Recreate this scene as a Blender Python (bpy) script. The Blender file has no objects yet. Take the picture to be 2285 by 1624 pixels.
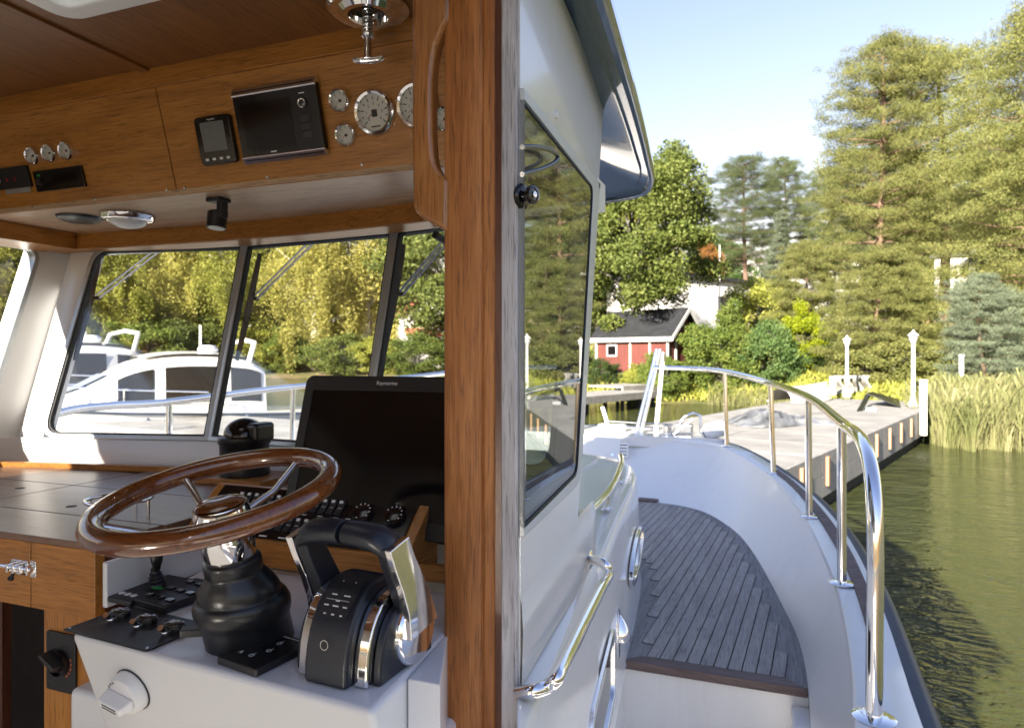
import bpy, math, random
import numpy as np
from mathutils import Vector, Matrix, noise

# ------------------------------------------------------------------ camera, sky, sun, exposure
S = bpy.context.scene
C = S.collection
E = 2.4                                   # eye height above the water (water is z = 0)
YAW = math.radians(20.5)                  # camera looks 20.5 degrees to port of the boat's bow
FPX, CX, CY = 1523.3, 1142.5, 793.0       # pixels of a 2285 px wide frame
cam_d = bpy.data.cameras.new('camera')
cam = bpy.data.objects.new('camera', cam_d); C.objects.link(cam)
cam.location = (0, 0, E); cam.rotation_euler = (math.radians(90), 0, YAW)
cam_d.sensor_width = 36.0; cam_d.lens = 24.0
cam_d.shift_y = -(812.0 - CY) / 2285.0
cam_d.clip_start = 0.02; cam_d.clip_end = 3000
cam_d.dof.use_dof = True; cam_d.dof.focus_distance = 1.25; cam_d.dof.aperture_fstop = 7.0
S.camera = cam

SUN_AZ = math.radians(194)                # compass angle from +Y (bow) clockwise: aft and a little to port
SUN_EL = math.radians(21.5)
w = bpy.data.worlds.new('World'); S.world = w; w.use_nodes = True
wn = w.node_tree.nodes; wl = w.node_tree.links
sky = wn.new('ShaderNodeTexSky'); sky.sky_type = 'NISHITA'; sky.sun_disc = False
sky.sun_elevation = SUN_EL; sky.sun_rotation = SUN_AZ
sky.air_density = 2.0; sky.dust_density = 0.0; sky.ozone_density = 3.0; sky.altitude = 0
tint = wn.new('ShaderNodeMix'); tint.data_type = 'RGBA'; tint.blend_type = 'MULTIPLY'; tint.inputs[0].default_value = 1; tint.inputs[7].default_value = (1.13, 0.925, 1.12, 1)
wl.new(sky.outputs[0], tint.inputs[6]); wl.new(tint.outputs[2], wn['Background'].inputs[0]); wn['Background'].inputs[1].default_value = 0.052
sl = bpy.data.lights.new('sun', 'SUN'); sl.energy = 4.7; sl.angle = math.radians(0.6); sl.color = (1.0, 0.91, 0.77)
so = bpy.data.objects.new('sun', sl); C.objects.link(so)
sdir = Vector((math.sin(SUN_AZ) * math.cos(SUN_EL), math.cos(SUN_AZ) * math.cos(SUN_EL), math.sin(SUN_EL)))
so.rotation_euler = sdir.to_track_quat('Z', 'Y').to_euler()
so.location = (-10, -20, 30)
S.view_settings.view_transform = 'Standard'; S.view_settings.look = 'None'
S.view_settings.exposure = 2.3; S.view_settings.gamma = 1.0; S.view_settings.use_curve_mapping = False
S.render.engine = 'CYCLES'
cy = S.cycles
cy.use_denoising = True; cy.max_bounces = 10; cy.diffuse_bounces = 5; cy.glossy_bounces = 5
cy.transparent_max_bounces = 24; cy.transmission_bounces = 6; cy.sample_clamp_indirect = 6.0
cy.caustics_reflective = False; cy.caustics_refractive = False

random.seed(7); rng = np.random.default_rng(7)

# ------------------------------------------------------------------ measuring helpers
Fw = Vector((-math.sin(YAW), math.cos(YAW), 0)); Rt = Vector((math.cos(YAW), math.sin(YAW), 0)); Up = Vector((0, 0, 1))
EYE = Vector((0, 0, E))
def ray(px, py): return Fw + Rt * ((px - CX) / FPX) + Up * ((CY - py) / FPX)
def RZ(px, py, z):
    d = ray(px, py); return EYE + d * ((z - E) / d.z)
def RY(px, py, y):
    d = ray(px, py); return EYE + d * (y / d.y)
def RX(px, py, x):
    d = ray(px, py); return EYE + d * (x / d.x)
def RD(px, py, t): return EYE + ray(px, py) * t
def RP(px, py, p, n):
    d = ray(px, py); return EYE + d * ((Vector(p) - EYE).dot(n) / d.dot(n))
def zm(x0, y0, sc): return lambda x, y: ((x0 + x / sc) / 1.01969, (y0 + y / sc) / 1.01969)
Z1 = zm(0, 0, 2.197); Z2 = zm(0, 500, 2.197); Z3 = zm(0, 980, 2.403); Z4 = zm(400, 980, 2.403)
Z5 = zm(0, 1180, 3.412); Z7 = zm(640, 1180, 3.866)
def V(*a): return Vector(a)
def h(v): return E + v                     # height given relative to the eye

def cr(pts, n):
    """Catmull-Rom through pts, n samples in all."""
    P = [Vector(p) for p in pts]
    P = [P[0] * 2 - P[1]] + P + [P[-1] * 2 - P[-2]]
    m = len(P) - 3; out = []
    for i in range(n):
        t = i / (n - 1) * m; k = min(int(t), m - 1); t -= k
        a, b, c, d = P[k:k + 4]
        out.append(0.5 * ((2 * b) + (c - a) * t + (2 * a - 5 * b + 4 * c - d) * t * t + (3 * b - a - 3 * c + d) * t ** 3))
    return out
def frame(o, x, z):
    z = Vector(z).normalized(); x = Vector(x); x = (x - z * x.dot(z)).normalized(); y = z.cross(x)
    M = Matrix.Identity(4)
    for i, c in enumerate((x, y, z)):
        for r in range(3): M[r][i] = c[r]
    M.translation = o
    return M
def T(x, y, z): return Matrix.Translation((x, y, z))

# ------------------------------------------------------------------ mesh builder
class MB:
    def __init__(s): s.v = []; s.f = []
    def add(s, vs, fs, M=None):
        n = len(s.v)
        s.v += [(M @ Vector(p)) if M else Vector(p) for p in vs]
        s.f += [[i + n for i in f] for f in fs]
        return s
    def box(s, c, d, M=None):
        x, y, z = c; a, b, e = d[0] / 2, d[1] / 2, d[2] / 2
        vs = [(x + i * a, y + j * b, z + k * e) for k in (-1, 1) for j in (-1, 1) for i in (-1, 1)]
        return s.add(vs, [(0, 2, 3, 1), (4, 5, 7, 6), (0, 1, 5, 4), (2, 6, 7, 3), (0, 4, 6, 2), (1, 3, 7, 5)], M)
    def prism(s, poly, vec, M=None):
        P = [Vector(p) for p in poly]; n = len(P); vec = Vector(vec)
        fs = [list(range(n))[::-1], list(range(n, 2 * n))] + [(i, (i + 1) % n, n + (i + 1) % n, n + i) for i in range(n)]
        return s.add(P + [p + vec for p in P], fs, M)
    def hexa(s, a, b):
        """eight corners: quad a (4) and quad b (4)."""
        return s.add(list(a) + list(b), [(3, 2, 1, 0), (4, 5, 6, 7), (0, 1, 5, 4), (1, 2, 6, 5), (2, 3, 7, 6), (3, 0, 4, 7)])
    def loft(s, rows, closed=False, caps=False, M=None):
        n = len(rows[0]); vs = [p for r in rows for p in r]; fs = []
        for i in range(len(rows) - 1):
            for j in range(n if closed else n - 1):
                k = (j + 1) % n
                fs.append((i * n + j, i * n + k, (i + 1) * n + k, (i + 1) * n + j))
        if caps: fs += [list(range(n))[::-1], [(len(rows) - 1) * n + j for j in range(n)]]
        return s.add(vs, fs, M)
    def tube(s, pts, r, n=12, closed=False, M=None):
        P = [Vector(p) for p in pts]; m = len(P); rows = []
        if not hasattr(r, '__len__'): r = [r] * m
        t0 = (P[1] - P[0]).normalized()
        u = t0.orthogonal().normalized()
        for i in range(m):
            a = P[(i - 1) % m] if closed or i > 0 else P[0]; b = P[(i + 1) % m] if closed or i < m - 1 else P[-1]
            t = (b - a).normalized(); u = (u - t * u.dot(t)).normalized(); q = t.cross(u)
            rows.append([P[i] + (u * math.cos(2 * math.pi * k / n) + q * math.sin(2 * math.pi * k / n)) * r[i] for k in range(n)])
        if closed: rows.append(rows[0])
        return s.loft(rows, True, not closed, M)
    def lathe(s, prof, M=None, n=32, caps=True):
        rows = [[(r * math.cos(2 * math.pi * k / n), r * math.sin(2 * math.pi * k / n), z) for k in range(n)] for r, z in prof]
        return s.loft(rows, True, caps, M)
    def rbox(s, d, r, M=None, c=(0, 0, 0), n=4):
        """plate with rounded corners in its xy outline, thickness along z from 0 to d[2]."""
        return s.prism([(c[0] + p[0], c[1] + p[1], c[2]) for p in rr(d[0], d[1], r, n)], (0, 0, d[2]), M)
    def ring(s, outer, inner, dz, M=None):
        """flat frame between two outlines with the same count, thickness dz."""
        n = len(outer)
        vs = [Vector((*p, 0)) for p in outer] + [Vector((*p, 0)) for p in inner] + [Vector((*p, dz)) for p in outer] + [Vector((*p, dz)) for p in inner]
        fs = []
        for i in range(n):
            j = (i + 1) % n
            fs += [(i, n + i, n + j, j), (2 * n + i, 2 * n + j, 3 * n + j, 3 * n + i), (i, j, 2 * n + j, 2 * n + i), (n + i, 3 * n + i, 3 * n + j, n + j)]
        return s.add(vs, fs, M)
    def build(s, name, mat, parent=None, base=None, smooth=40, bevel=0, seg=2):
        o0 = Vector(base) if base is not None else (Vector(ROOT[root(parent).name]) if parent else Vector((0, 0, 0)))
        me = bpy.data.meshes.new(name)
        me.from_pydata([tuple(p - o0) for p in s.v], [], s.f); me.update()
        import bmesh
        bm = bmesh.new(); bm.from_mesh(me); bmesh.ops.recalc_face_normals(bm, faces=bm.faces); bm.to_mesh(me); bm.free()
        if smooth:
            me.shade_smooth(); me.set_sharp_from_angle(angle=math.radians(smooth))
        o = bpy.data.objects.new(name, me); C.objects.link(o); me.materials.append(mat)
        if parent: o.parent = parent
        else: o.location = o0; ROOT[o.name] = tuple(o0)
        if bevel:
            b = o.modifiers.new('bevel', 'BEVEL'); b.width = bevel; b.segments = seg; b.limit_method = 'ANGLE'; b.angle_limit = math.radians(35); b.harden_normals = True
        return o
ROOT = {}
def root(o):
    while o.parent: o = o.parent
    return o
def rr(a, b, r, n=4):
    out = []
    for cx, cy, a0 in ((a / 2 - r, b / 2 - r, 0), (-a / 2 + r, b / 2 - r, 90), (-a / 2 + r, -b / 2 + r, 180), (a / 2 - r, -b / 2 + r, 270)):
        for k in range(n + 1):
            t = math.radians(a0 + 90 * k / n); out.append((cx + r * math.cos(t), cy + r * math.sin(t)))
    return out
def tag(o, label=None, cat=None, group=None, kind=None):
    if label: o['label'] = label
    if cat: o['category'] = cat
    if group: o['group'] = group
    if kind: o['kind'] = kind
    return o
def thing(name, loc, label, cat, group=None):
    o = bpy.data.objects.new(name, None); C.objects.link(o); o.location = loc; o.empty_display_size = 0.1
    ROOT[o.name] = tuple(loc)
    return tag(o, label, cat, group)
def numesh(name, verts, faces, mat, parent=None, base=(0, 0, 0), smooth=False):
    """fast mesh from numpy arrays, faces all with the same corner count."""
    me = bpy.data.meshes.new(name); nf, k = faces.shape
    me.vertices.add(len(verts)); me.vertices.foreach_set('co', (verts - np.array(base)).astype(np.float32).ravel())
    me.loops.add(nf * k); me.loops.foreach_set('vertex_index', faces.astype(np.int32).ravel())
    me.polygons.add(nf); me.polygons.foreach_set('loop_start', (np.arange(nf) * k).astype(np.int32))
    me.update(calc_edges=True); me.materials.append(mat)
    if smooth: me.shade_smooth()
    o = bpy.data.objects.new(name, me); C.objects.link(o)
    if parent: o.parent = parent
    else: o.location = base; ROOT[o.name] = tuple(base)
    return o
def text(body, size, M, mat, parent, name='lettering', depth=0.0002, align='CENTER'):
    cu = bpy.data.curves.new(name, 'FONT'); cu.body = body; cu.size = size; cu.extrude = depth; cu.align_x = align; cu.align_y = 'CENTER'
    tmp = bpy.data.objects.new('tmp', cu); C.objects.link(tmp)
    dg = bpy.context.evaluated_depsgraph_get()
    me = bpy.data.meshes.new_from_object(tmp.evaluated_get(dg)); bpy.data.objects.remove(tmp)
    me.name = name
    base = Vector(ROOT[root(parent).name])
    me.transform(T(*(-base)) @ M); me.materials.clear(); me.materials.append(mat)
    o = bpy.data.objects.new(name, me); C.objects.link(o); o.parent = parent
    return o

# ------------------------------------------------------------------ materials
def nodes(name):
    m = bpy.data.materials.new(name); m.use_nodes = True
    nt = m.node_tree; return m, nt, nt.nodes, nt.links, nt.nodes['Principled BSDF']
def ramp(ns, stops):
    r = ns.new('ShaderNodeValToRGB'); e = r.color_ramp.elements
    while len(e) < len(stops): e.new(0.5)
    for i, (p, c) in enumerate(stops): e[i].position = p; e[i].color = (*c, 1)
    return r
def coord(ns, ls, scale, kind='Object', rot=(0, 0, 0)):
    t = ns.new('ShaderNodeTexCoord'); m = ns.new('ShaderNodeMapping'); m.inputs['Scale'].default_value = scale; m.inputs['Rotation'].default_value = rot
    ls.new(t.outputs[kind], m.inputs[0]); return m
def noi(ns, ls, vec, sc, det=4, rough=0.55, dist=0):
    n = ns.new('ShaderNodeTexNoise'); n.inputs['Scale'].default_value = sc; n.inputs['Detail'].default_value = det; n.inputs['Roughness'].default_value = rough; n.inputs['Distortion'].default_value = dist
    ls.new(vec.outputs[0], n.inputs['Vector']); return n
def bump(ns, ls, src, b, strength, dist):
    n = ns.new('ShaderNodeBump'); n.inputs['Strength'].default_value = strength; n.inputs['Distance'].default_value = dist
    ls.new(src, n.inputs['Height']); ls.new(n.outputs[0], b.inputs['Normal']); return n
def plain(name, col, rough=0.5, metal=0, coat=0, spec=0.5, var=0.06, nscale=6, wear=0.0, bumpd=0):
    """one paint or plastic with faint cloudy variation in colour and gloss."""
    m, nt, ns, ls, b = nodes(name)
    c = coord(ns, ls, (1, 1, 1)); n = noi(ns, ls, c, nscale, 5)
    r = ramp(ns, [(0.3, tuple(x * (1 - var) for x in col)), (0.7, tuple(min(1, x * (1 + var)) for x in col))])
    ls.new(n.outputs[0], r.inputs[0]); ls.new(r.outputs[0], b.inputs['Base Color'])
    mr = ns.new('ShaderNodeMapRange'); mr.inputs[1].default_value = 0.25; mr.inputs[2].default_value = 0.75
    mr.inputs[3].default_value = max(0.02, rough * 0.94); mr.inputs[4].default_value = min(1, rough * 1.08)
    n2 = noi(ns, ls, c, nscale * 5, 4); ls.new(n2.outputs[0], mr.inputs[0]); ls.new(mr.outputs[0], b.inputs['Roughness'])
    b.inputs['Metallic'].default_value = metal; b.inputs['Coat Weight'].default_value = coat; b.inputs['Coat Roughness'].default_value = 0.04
    b.inputs['Specular IOR Level'].default_value = spec
    if bumpd: bump(ns, ls, n2.outputs[0], b, 0.4, bumpd)
    return m
def simple(name, col, rough):
    m, nt, ns, ls, b = nodes(name); b.inputs['Base Color'].default_value = (*col, 1); b.inputs['Roughness'].default_value = rough; return m
def wood(name, axis, dark, mid, light, rough=0.35, coat=0.0, scale=1.0, bumpd=0.0006, pores=True):
    """wood with the grain along one axis (0, 1 or 2)."""
    m, nt, ns, ls, b = nodes(name)
    s1 = [16 * scale] * 3; s1[axis] = 1.9 * scale
    s2 = [170 * scale] * 3; s2[axis] = 8 * scale
    c1 = coord(ns, ls, s1); c2 = coord(ns, ls, s2)
    n1 = noi(ns, ls, c1, 1.0, 6, 0.6, 1.2); n2 = noi(ns, ls, c2, 1.0, 4, 0.6, 0.2)
    mx = ns.new('ShaderNodeMix'); mx.data_type = 'FLOAT'; mx.inputs[0].default_value = 0.42
    ls.new(n1.outputs[0], mx.inputs[2]); ls.new(n2.outputs[0], mx.inputs[3])
    r = ramp(ns, [(0.28, dark), (0.5, mid), (0.72, light)]); ls.new(mx.outputs[0], r.inputs[0])
    col = r.outputs[0]
    if pores:
        s3 = [420 * scale] * 3; s3[axis] = 16 * scale
        n3 = noi(ns, ls, coord(ns, ls, s3), 1.0, 2)
        r3 = ramp(ns, [(0.36, (0.45, 0.45, 0.45)), (0.44, (1, 1, 1))]); ls.new(n3.outputs[0], r3.inputs[0])
        ml = ns.new('ShaderNodeMix'); ml.data_type = 'RGBA'; ml.blend_type = 'MULTIPLY'; ml.inputs[0].default_value = 0.8
        ls.new(col, ml.inputs[6]); ls.new(r3.outputs[0], ml.inputs[7]); col = ml.outputs[2]
    ls.new(col, b.inputs['Base Color'])
    b.inputs['Roughness'].default_value = rough; b.inputs['Coat Weight'].default_value = coat; b.inputs['Coat Roughness'].default_value = 0.03
    bump(ns, ls, mx.outputs[0], b, 0.5 if not coat else 0.15, bumpd)
    return m
M = {}
VD, VM, VL = (0.22, 0.082, 0.015), (0.43, 0.175, 0.034), (0.58, 0.265, 0.062)
M['teak_x'] = wood('teak veneer crosswise', 0, VD, VM, VL, 0.33)
M['teak_y'] = wood('teak veneer lengthwise', 1, VD, VM, VL, 0.33)
M['teak_z'] = wood('teak veneer upright', 2, VD, VM, VL, 0.33)
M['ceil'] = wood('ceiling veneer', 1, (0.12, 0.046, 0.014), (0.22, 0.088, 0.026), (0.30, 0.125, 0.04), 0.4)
M['post'] = wood('varnished teak post', 2, (0.13, 0.040, 0.010), (0.37, 0.135, 0.035), (0.58, 0.255, 0.082), 0.52, 0.0)
M['post_dark'] = wood('dark reddish teak', 2, (0.05, 0.016, 0.008), (0.10, 0.032, 0.016), (0.14, 0.05, 0.025), 0.4)
M['handle'] = wood('worn teak handle', 2, (0.19, 0.068, 0.017), (0.36, 0.145, 0.042), (0.50, 0.235, 0.080), 0.28, 0.3)
M['weathered'] = wood('weathered grey teak', 2, (0.20, 0.185, 0.185), (0.46, 0.44, 0.45), (0.66, 0.64, 0.65), 0.85, 0, 1.0, 0.0015)
M['rim'] = wood('lacquered wheel wood', 0, (0.075, 0.020, 0.005), (0.165, 0.048, 0.011), (0.27, 0.092, 0.022), 0.16, 1.0, 0.7, 0.0002)
M['dash'] = wood('dash teak', 0, (0.12, 0.060, 0.036), (0.205, 0.115, 0.075), (0.28, 0.17, 0.115), 0.30)
M['soffit'] = wood('bounce lightened soffit veneer', 0, (0.40, 0.245, 0.14), (0.56, 0.375, 0.235), (0.68, 0.48, 0.32), 0.4)  # paler than the other veneer: light bounced from below is in the colour
M['deck'] = wood('grey teak deck', 1, (0.19, 0.172, 0.155), (0.33, 0.300, 0.272), (0.44, 0.405, 0.37), 0.75, 0, 0.8, 0.001)
M['deck_margin'] = wood('grey teak margin', 1, (0.14, 0.13, 0.125), (0.225, 0.213, 0.205), (0.31, 0.295, 0.285), 0.75, 0, 0.8, 0.001)
M['deck_edge'] = wood('brown teak nosing', 0, (0.085, 0.055, 0.047), (0.16, 0.112, 0.10), (0.24, 0.175, 0.155), 0.7, 0, 0.8, 0.001)
M['gel'] = plain('white gelcoat', (0.80, 0.785, 0.76), 0.22, coat=0.35, var=0.03, nscale=2.5)
M['gel_in'] = plain('white interior moulding', (0.77, 0.775, 0.79), 0.30, coat=0.15, var=0.006, nscale=1.2)
M['roof'] = plain('slate blue roof gelcoat', (0.075, 0.115, 0.165), 0.15, coat=1.0, var=0.12, nscale=4)
M['strake'] = plain('navy rubbing strake', (0.022, 0.032, 0.055), 0.45, var=0.2, nscale=20)
M['black'] = plain('black plastic', (0.012, 0.012, 0.014), 0.42, var=0.15, nscale=30, bumpd=0.0002)
M['black_gloss'] = plain('glossy black plastic', (0.008, 0.008, 0.010), 0.14, coat=0.3, var=0.1)
M['black_soft'] = simple('satin black rubber', (0.013, 0.014, 0.017), 0.30)
M['navy_grip'] = plain('satin dark blue grip', (0.014, 0.017, 0.026), 0.36, var=0.12, nscale=25)
M['screen'] = plain('dark screen glass', (0.004, 0.004, 0.005), 0.09, var=0.1)
M['lcd'] = plain('grey lcd', (0.16, 0.17, 0.17), 0.2, var=0.1, nscale=40)
M['chrome'] = plain('polished steel', (0.86, 0.86, 0.87), 0.07, metal=1, var=0.02)
M['steel'] = plain('brushed steel', (0.62, 0.63, 0.65), 0.22, metal=1, var=0.05, nscale=30)
M['alu'] = plain('grey aluminium frame', (0.42, 0.44, 0.46), 0.38, metal=0.6, var=0.06, nscale=20)
M['rubber'] = plain('black rubber seal', (0.015, 0.017, 0.020), 0.6, var=0.2, nscale=40)
M['white'] = plain('white plastic', (0.80, 0.80, 0.80), 0.3, var=0.03)
M['dial'] = plain('cream dial face', (0.66, 0.64, 0.58), 0.5, var=0.03, nscale=30)
M['mark'] = plain('white print', (0.78, 0.79, 0.80), 0.6, var=0.02)
M['ink'] = plain('black print', (0.02, 0.02, 0.02), 0.6)
M['orange_ink'] = plain('orange print', (0.62, 0.13, 0.03), 0.6)
M['green_ink'] = plain('green print', (0.02, 0.40, 0.09), 0.5)
M['red'] = plain('red switch', (0.35, 0.01, 0.02), 0.35)
M['switch'] = plain('charcoal switch', (0.026, 0.027, 0.030), 0.3, var=0.1)
M['dark'] = plain('recess shade', (0.012, 0.007, 0.005), 0.7)  # near-black colour stands for the shade inside openings and holes
M['caulk'] = plain('black deck caulk', (0.012, 0.012, 0.013), 0.6)
M['frame_paint'] = plain('pale grey painted frame', (0.58, 0.60, 0.61), 0.3, var=0.03)
M['sole'] = plain('grey bounce floor', (0.20, 0.195, 0.19), 0.95, var=0.15, nscale=40)  # unseen floor, made neutral grey to temper sunlight bounced into the cabin
M['lens'] = plain('frosted lamp lens', (0.75, 0.76, 0.78), 0.25)
def glass(name, tint=(1, 1, 1), ior=1.5, dirt=0.04):
    m, nt, ns, ls, b = nodes(name); ns.remove(b); out = ns['Material Output']
    tr = ns.new('ShaderNodeBsdfTransparent'); tr.inputs[0].default_value = (*tint, 1)
    gl = ns.new('ShaderNodeBsdfGlossy'); gl.inputs['Roughness'].default_value = 0.0; gl.inputs[0].default_value = (1, 1, 1, 1)
    fr = ns.new('ShaderNodeFresnel'); fr.inputs[0].default_value = ior
    geo = ns.new('ShaderNodeNewGeometry')
    inv = ns.new('ShaderNodeMath'); inv.operation = 'MULTIPLY_ADD'; inv.inputs[1].default_value = 1 / ior - ior; inv.inputs[2].default_value = ior
    ls.new(geo.outputs['Backfacing'], inv.inputs[0]); ls.new(inv.outputs[0], fr.inputs[0])
    mx = ns.new('ShaderNodeMixShader'); ls.new(fr.outputs[0], mx.inputs[0]); ls.new(tr.outputs[0], mx.inputs[1]); ls.new(gl.outputs[0], mx.inputs[2])
    df = ns.new('ShaderNodeBsdfDiffuse'); df.inputs[0].default_value = (0.6, 0.62, 0.65, 1)
    c = coord(ns, ls, (1, 1, 1)); n = noi(ns, ls, c, 60, 6, 0.7); n2 = noi(ns, ls, c, 3, 4)
    r = ramp(ns, [(0.55, (0, 0, 0)), (0.85, (dirt * 3,) * 3)]); ls.new(n.outputs[0], r.inputs[0])
    mm = ns.new('ShaderNodeMath'); mm.operation = 'MULTIPLY_ADD'; mm.inputs[1].default_value = dirt; ls.new(n2.outputs[0], mm.inputs[0]); ls.new(r.outputs[0], mm.inputs[2])
    mx2 = ns.new('ShaderNodeMixShader'); ls.new(mm.outputs[0], mx2.inputs[0]); ls.new(mx.outputs[0], mx2.inputs[1]); ls.new(df.outputs[0], mx2.inputs[2])
    ls.new(mx2.outputs[0], out.inputs[0]); return m
M['glass'] = glass('window glass', (0.985, 0.99, 0.985), dirt=0.03)
M['side_glass'] = glass('tinted side glass', (0.55, 0.60, 0.60), 1.62, 0.03)

def gel_deck():
    """deck gelcoat: faint run-off streaks, speckled non-slip grain."""
    m, nt, ns, ls, b = nodes('streaked white gelcoat')
    c = coord(ns, ls, (9, 9, .9)); n = noi(ns, ls, c, 1.6, 6, .6); c2 = coord(ns, ls, (1, 1, 1)); n2 = noi(ns, ls, c2, 1.3, 4); n3 = noi(ns, ls, c2, 420, 2)
    a = ns.new('ShaderNodeMath'); a.operation = 'MULTIPLY_ADD'; a.inputs[1].default_value = .6; ls.new(n2.outputs[0], a.inputs[0]); ls.new(n.outputs[0], a.inputs[2])
    r = ramp(ns, [(.5, (.735, .72, .69)), (.72, (.79, .775, .745)), (1.0, (.80, .79, .765))]); ls.new(a.outputs[0], r.inputs[0]); ls.new(r.outputs[0], b.inputs['Base Color'])
    b.inputs['Roughness'].default_value = .3; b.inputs['Coat Weight'].default_value = .25; b.inputs['Coat Roughness'].default_value = .08
    bump(ns, ls, n3.outputs[0], b, .12, .001); return m
M['gel_deck'] = gel_deck()
def acrylic():
    m, nt, ns, ls, b = nodes('milky hatch acrylic'); ns.remove(b); out = ns['Material Output']
    t = ns.new('ShaderNodeBsdfTranslucent'); t.inputs[0].default_value = (.82, .84, .84, 1); d = ns.new('ShaderNodeBsdfDiffuse'); d.inputs[0].default_value = (.5, .5, .5, 1)
    mx = ns.new('ShaderNodeMixShader'); mx.inputs[0].default_value = .25; ls.new(t.outputs[0], mx.inputs[1]); ls.new(d.outputs[0], mx.inputs[2]); ls.new(mx.outputs[0], out.inputs[0]); return m
M['acrylic'] = acrylic()
# ================================================================== THE BOAT (shell, decks, wheelhouse)
boat = thing('motor_boat', (-1.4, 2.5, 0), 'white motor boat with teak wheelhouse and foredeck seen from its starboard side deck', 'boat')
XC = -1.40
def mir(p): return Vector((2 * XC - p[0], p[1], p[2]))
ZT = h(-1.14)
def zcap(y):
    return float(np.interp(y, [-2, 0, 1.95, 2.84, 3.8, 4.9, 5.75, 6.9], [h(-1.02), h(-0.97), h(-0.92), h(-0.856), h(-0.818), h(-0.786), h(-0.728), h(-0.70)]))
NS = 60
CI = cr([(p[0], p[1], 0) for p in [(.12, -2), (.15, 0), (.18, 1.2), (.203, 1.885), (.225, 2.14), (.241, 2.57), (.232, 3.03), (.171, 3.84), (.013, 4.8), (-.298, 5.62), (-.586, 5.9), (-1.0, 6.12), (-1.4, 6.19)]], NS)
OU = cr([(p[0], p[1], 0) for p in [(.3, -2), (.335, 0), (.36, 1.2), (.37, 2.05), (.375, 2.8), (.34, 3.58), (.225, 4.42), (.04, 5.157), (-.29, 5.9), (-.78, 6.55), (-1.4, 6.9)]], NS)
for P in (CI, OU):
    for p in P: p.z = zcap(p.y)
def full(P): return list(P) + [mir(p) for p in P[-2::-1]]
# cap rail: one band from the inner to the outer edge all round the bow, with a small rounded inner lip
rows = []
for a, b in zip(full(CI), full(OU)):
    d = (b - a).normalized()
    rows.append([a + V(0, 0, -0.02) - d * 0.004, a + V(0, 0, -0.006) + d * 0.002, a + d * 0.012, b - d * 0.01, b + V(0, 0, -0.012), b + V(0, 0, -0.06)])
MB().loft(rows).build('bulwark_cap', M['gel_deck'], boat, smooth=60)
# inner bulwark: lofted from the cap's inner edge down to the edge of the deck
def zz1(x, y): return ((1380 + x / 3.248) / 1.01969, (1100 + y / 3.248) / 1.01969)
tk = [RZ(*zz1(x, y), ZT) for x, y in [(1488, 1490), (1420, 1160), (1300, 900), (1190, 690), (1080, 505), (950, 352), (760, 227), (600, 175), (420, 146)]]
TKR = [V(0.06, -2, ZT), V(0.085, 0, ZT), V(0.10, 1.2, ZT), V(0.115, 2.0, ZT)] + tk + [V(-1.15, 5.40, ZT), V(-1.4, 5.42, ZT)]
TK = cr(TKR, NS)
rows = []
for a, b in zip(full(CI), full(TK)):
    d = b - a; r = []
    for t in (0, 0.04, 0.3, 0.6, 0.85, 0.97, 1.0):
        p = a + d * t; p.z = a.z - 0.02 + (b.z - a.z + 0.02) * t
        out = V(d.x, d.y, 0)
        p -= out * 0.10 * math.sin(math.pi * t)
        r.append(p)
    rows.append(r)
k = 2 * NS - 1
MB().loft(rows).build('inner_bulwark', M['gel_deck'], boat, smooth=80)
# hull outside, strake, waterline
rows = []
for p in full(OU):
    dx = p.x - XC; r = []
    for z, s, back in ((p.z - 0.055, 1.0, 0), (p.z - 0.35, 0.97, 0.02), (0.55, 0.90, 0.10), (0.0, 0.80, 0.3), (-0.5, 0.55, 0.7)):
        r.append(V(XC + dx * s, p.y - back * max(0, (p.y - 2) / 4.9), z))
    rows.append(r)
MB().loft(rows).build('hull', M['gel'], boat, smooth=80)
st = []
for i, p in enumerate(full(OU)):
    P = full(OU); q = P[min(i + 1, k - 1)] - P[max(i - 1, 0)]; n = V(q.y, -q.x, 0).normalized()
    st.append((p, n))
rows = [[p + n * a + V(0, 0, b) for a, b in ((-0.005, -0.004), (0.02, 0.002), (0.042, -0.012), (0.048, -0.04), (0.036, -0.075), (0.0, -0.085))] for p, n in st]
MB().loft(rows).build('rubbing_strake', M['strake'], boat, smooth=70)
# teak step strips let into the cap, outboard of the stanchions
strip = [i for i, p in enumerate(CI) if 2.25 < p.y < 5.1]
for side in (0, 1):
    rows = []
    for i in strip:
        a, b = CI[i], OU[i]; f0, f1 = 0.46, 0.80
        r = [a + (b - a) * f0 + V(0, 0, .0), a + (b - a) * f0 + V(0, 0, .008), a + (b - a) * f1 + V(0, 0, .008), a + (b - a) * f1]
        rows.append([mir(p) for p in r] if side else r)
    MB().loft(rows, caps=True).build('teak_strip', M['deck_edge'], boat, smooth=30)
# side deck in the well, riser
ZD = h(-1.44)
MB().box((-1.4, 0.2, ZD - 0.02), (3.3, 4.7, 0.04)).build('side_deck', M['gel'], boat)
MB().add([(-0.56, 2.548, ZD), (0.20, 2.548, ZD), (0.20, 2.552, ZT - 0.030), (-0.56, 2.552, ZT - 0.030)], [(0, 1, 2, 3)]).build('step_riser', M['gel_deck'], boat)
rows = []
for y in (0.2, 1.2, 2.0, 2.55):
    xa = float(np.interp(y, [p.y for p in TK], [p.x for p in TK]))
    rows.append([V(xa + 0.0, y, ZT), V(xa + 0.004, y, ZT - 0.04), V(xa - 0.02, y, ZD)])
MB().loft(rows).build('well_side', M['gel'], boat)
MB().prism([(0.075, 2.30, ZD), (0.21, 2.28, ZD), (0.21, 2.548, ZD), (0.075, 2.548, ZD)], (0, 0, 0.24)).build('well_corner_box', M['gel'], boat, bevel=0.02, seg=3)

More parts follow.
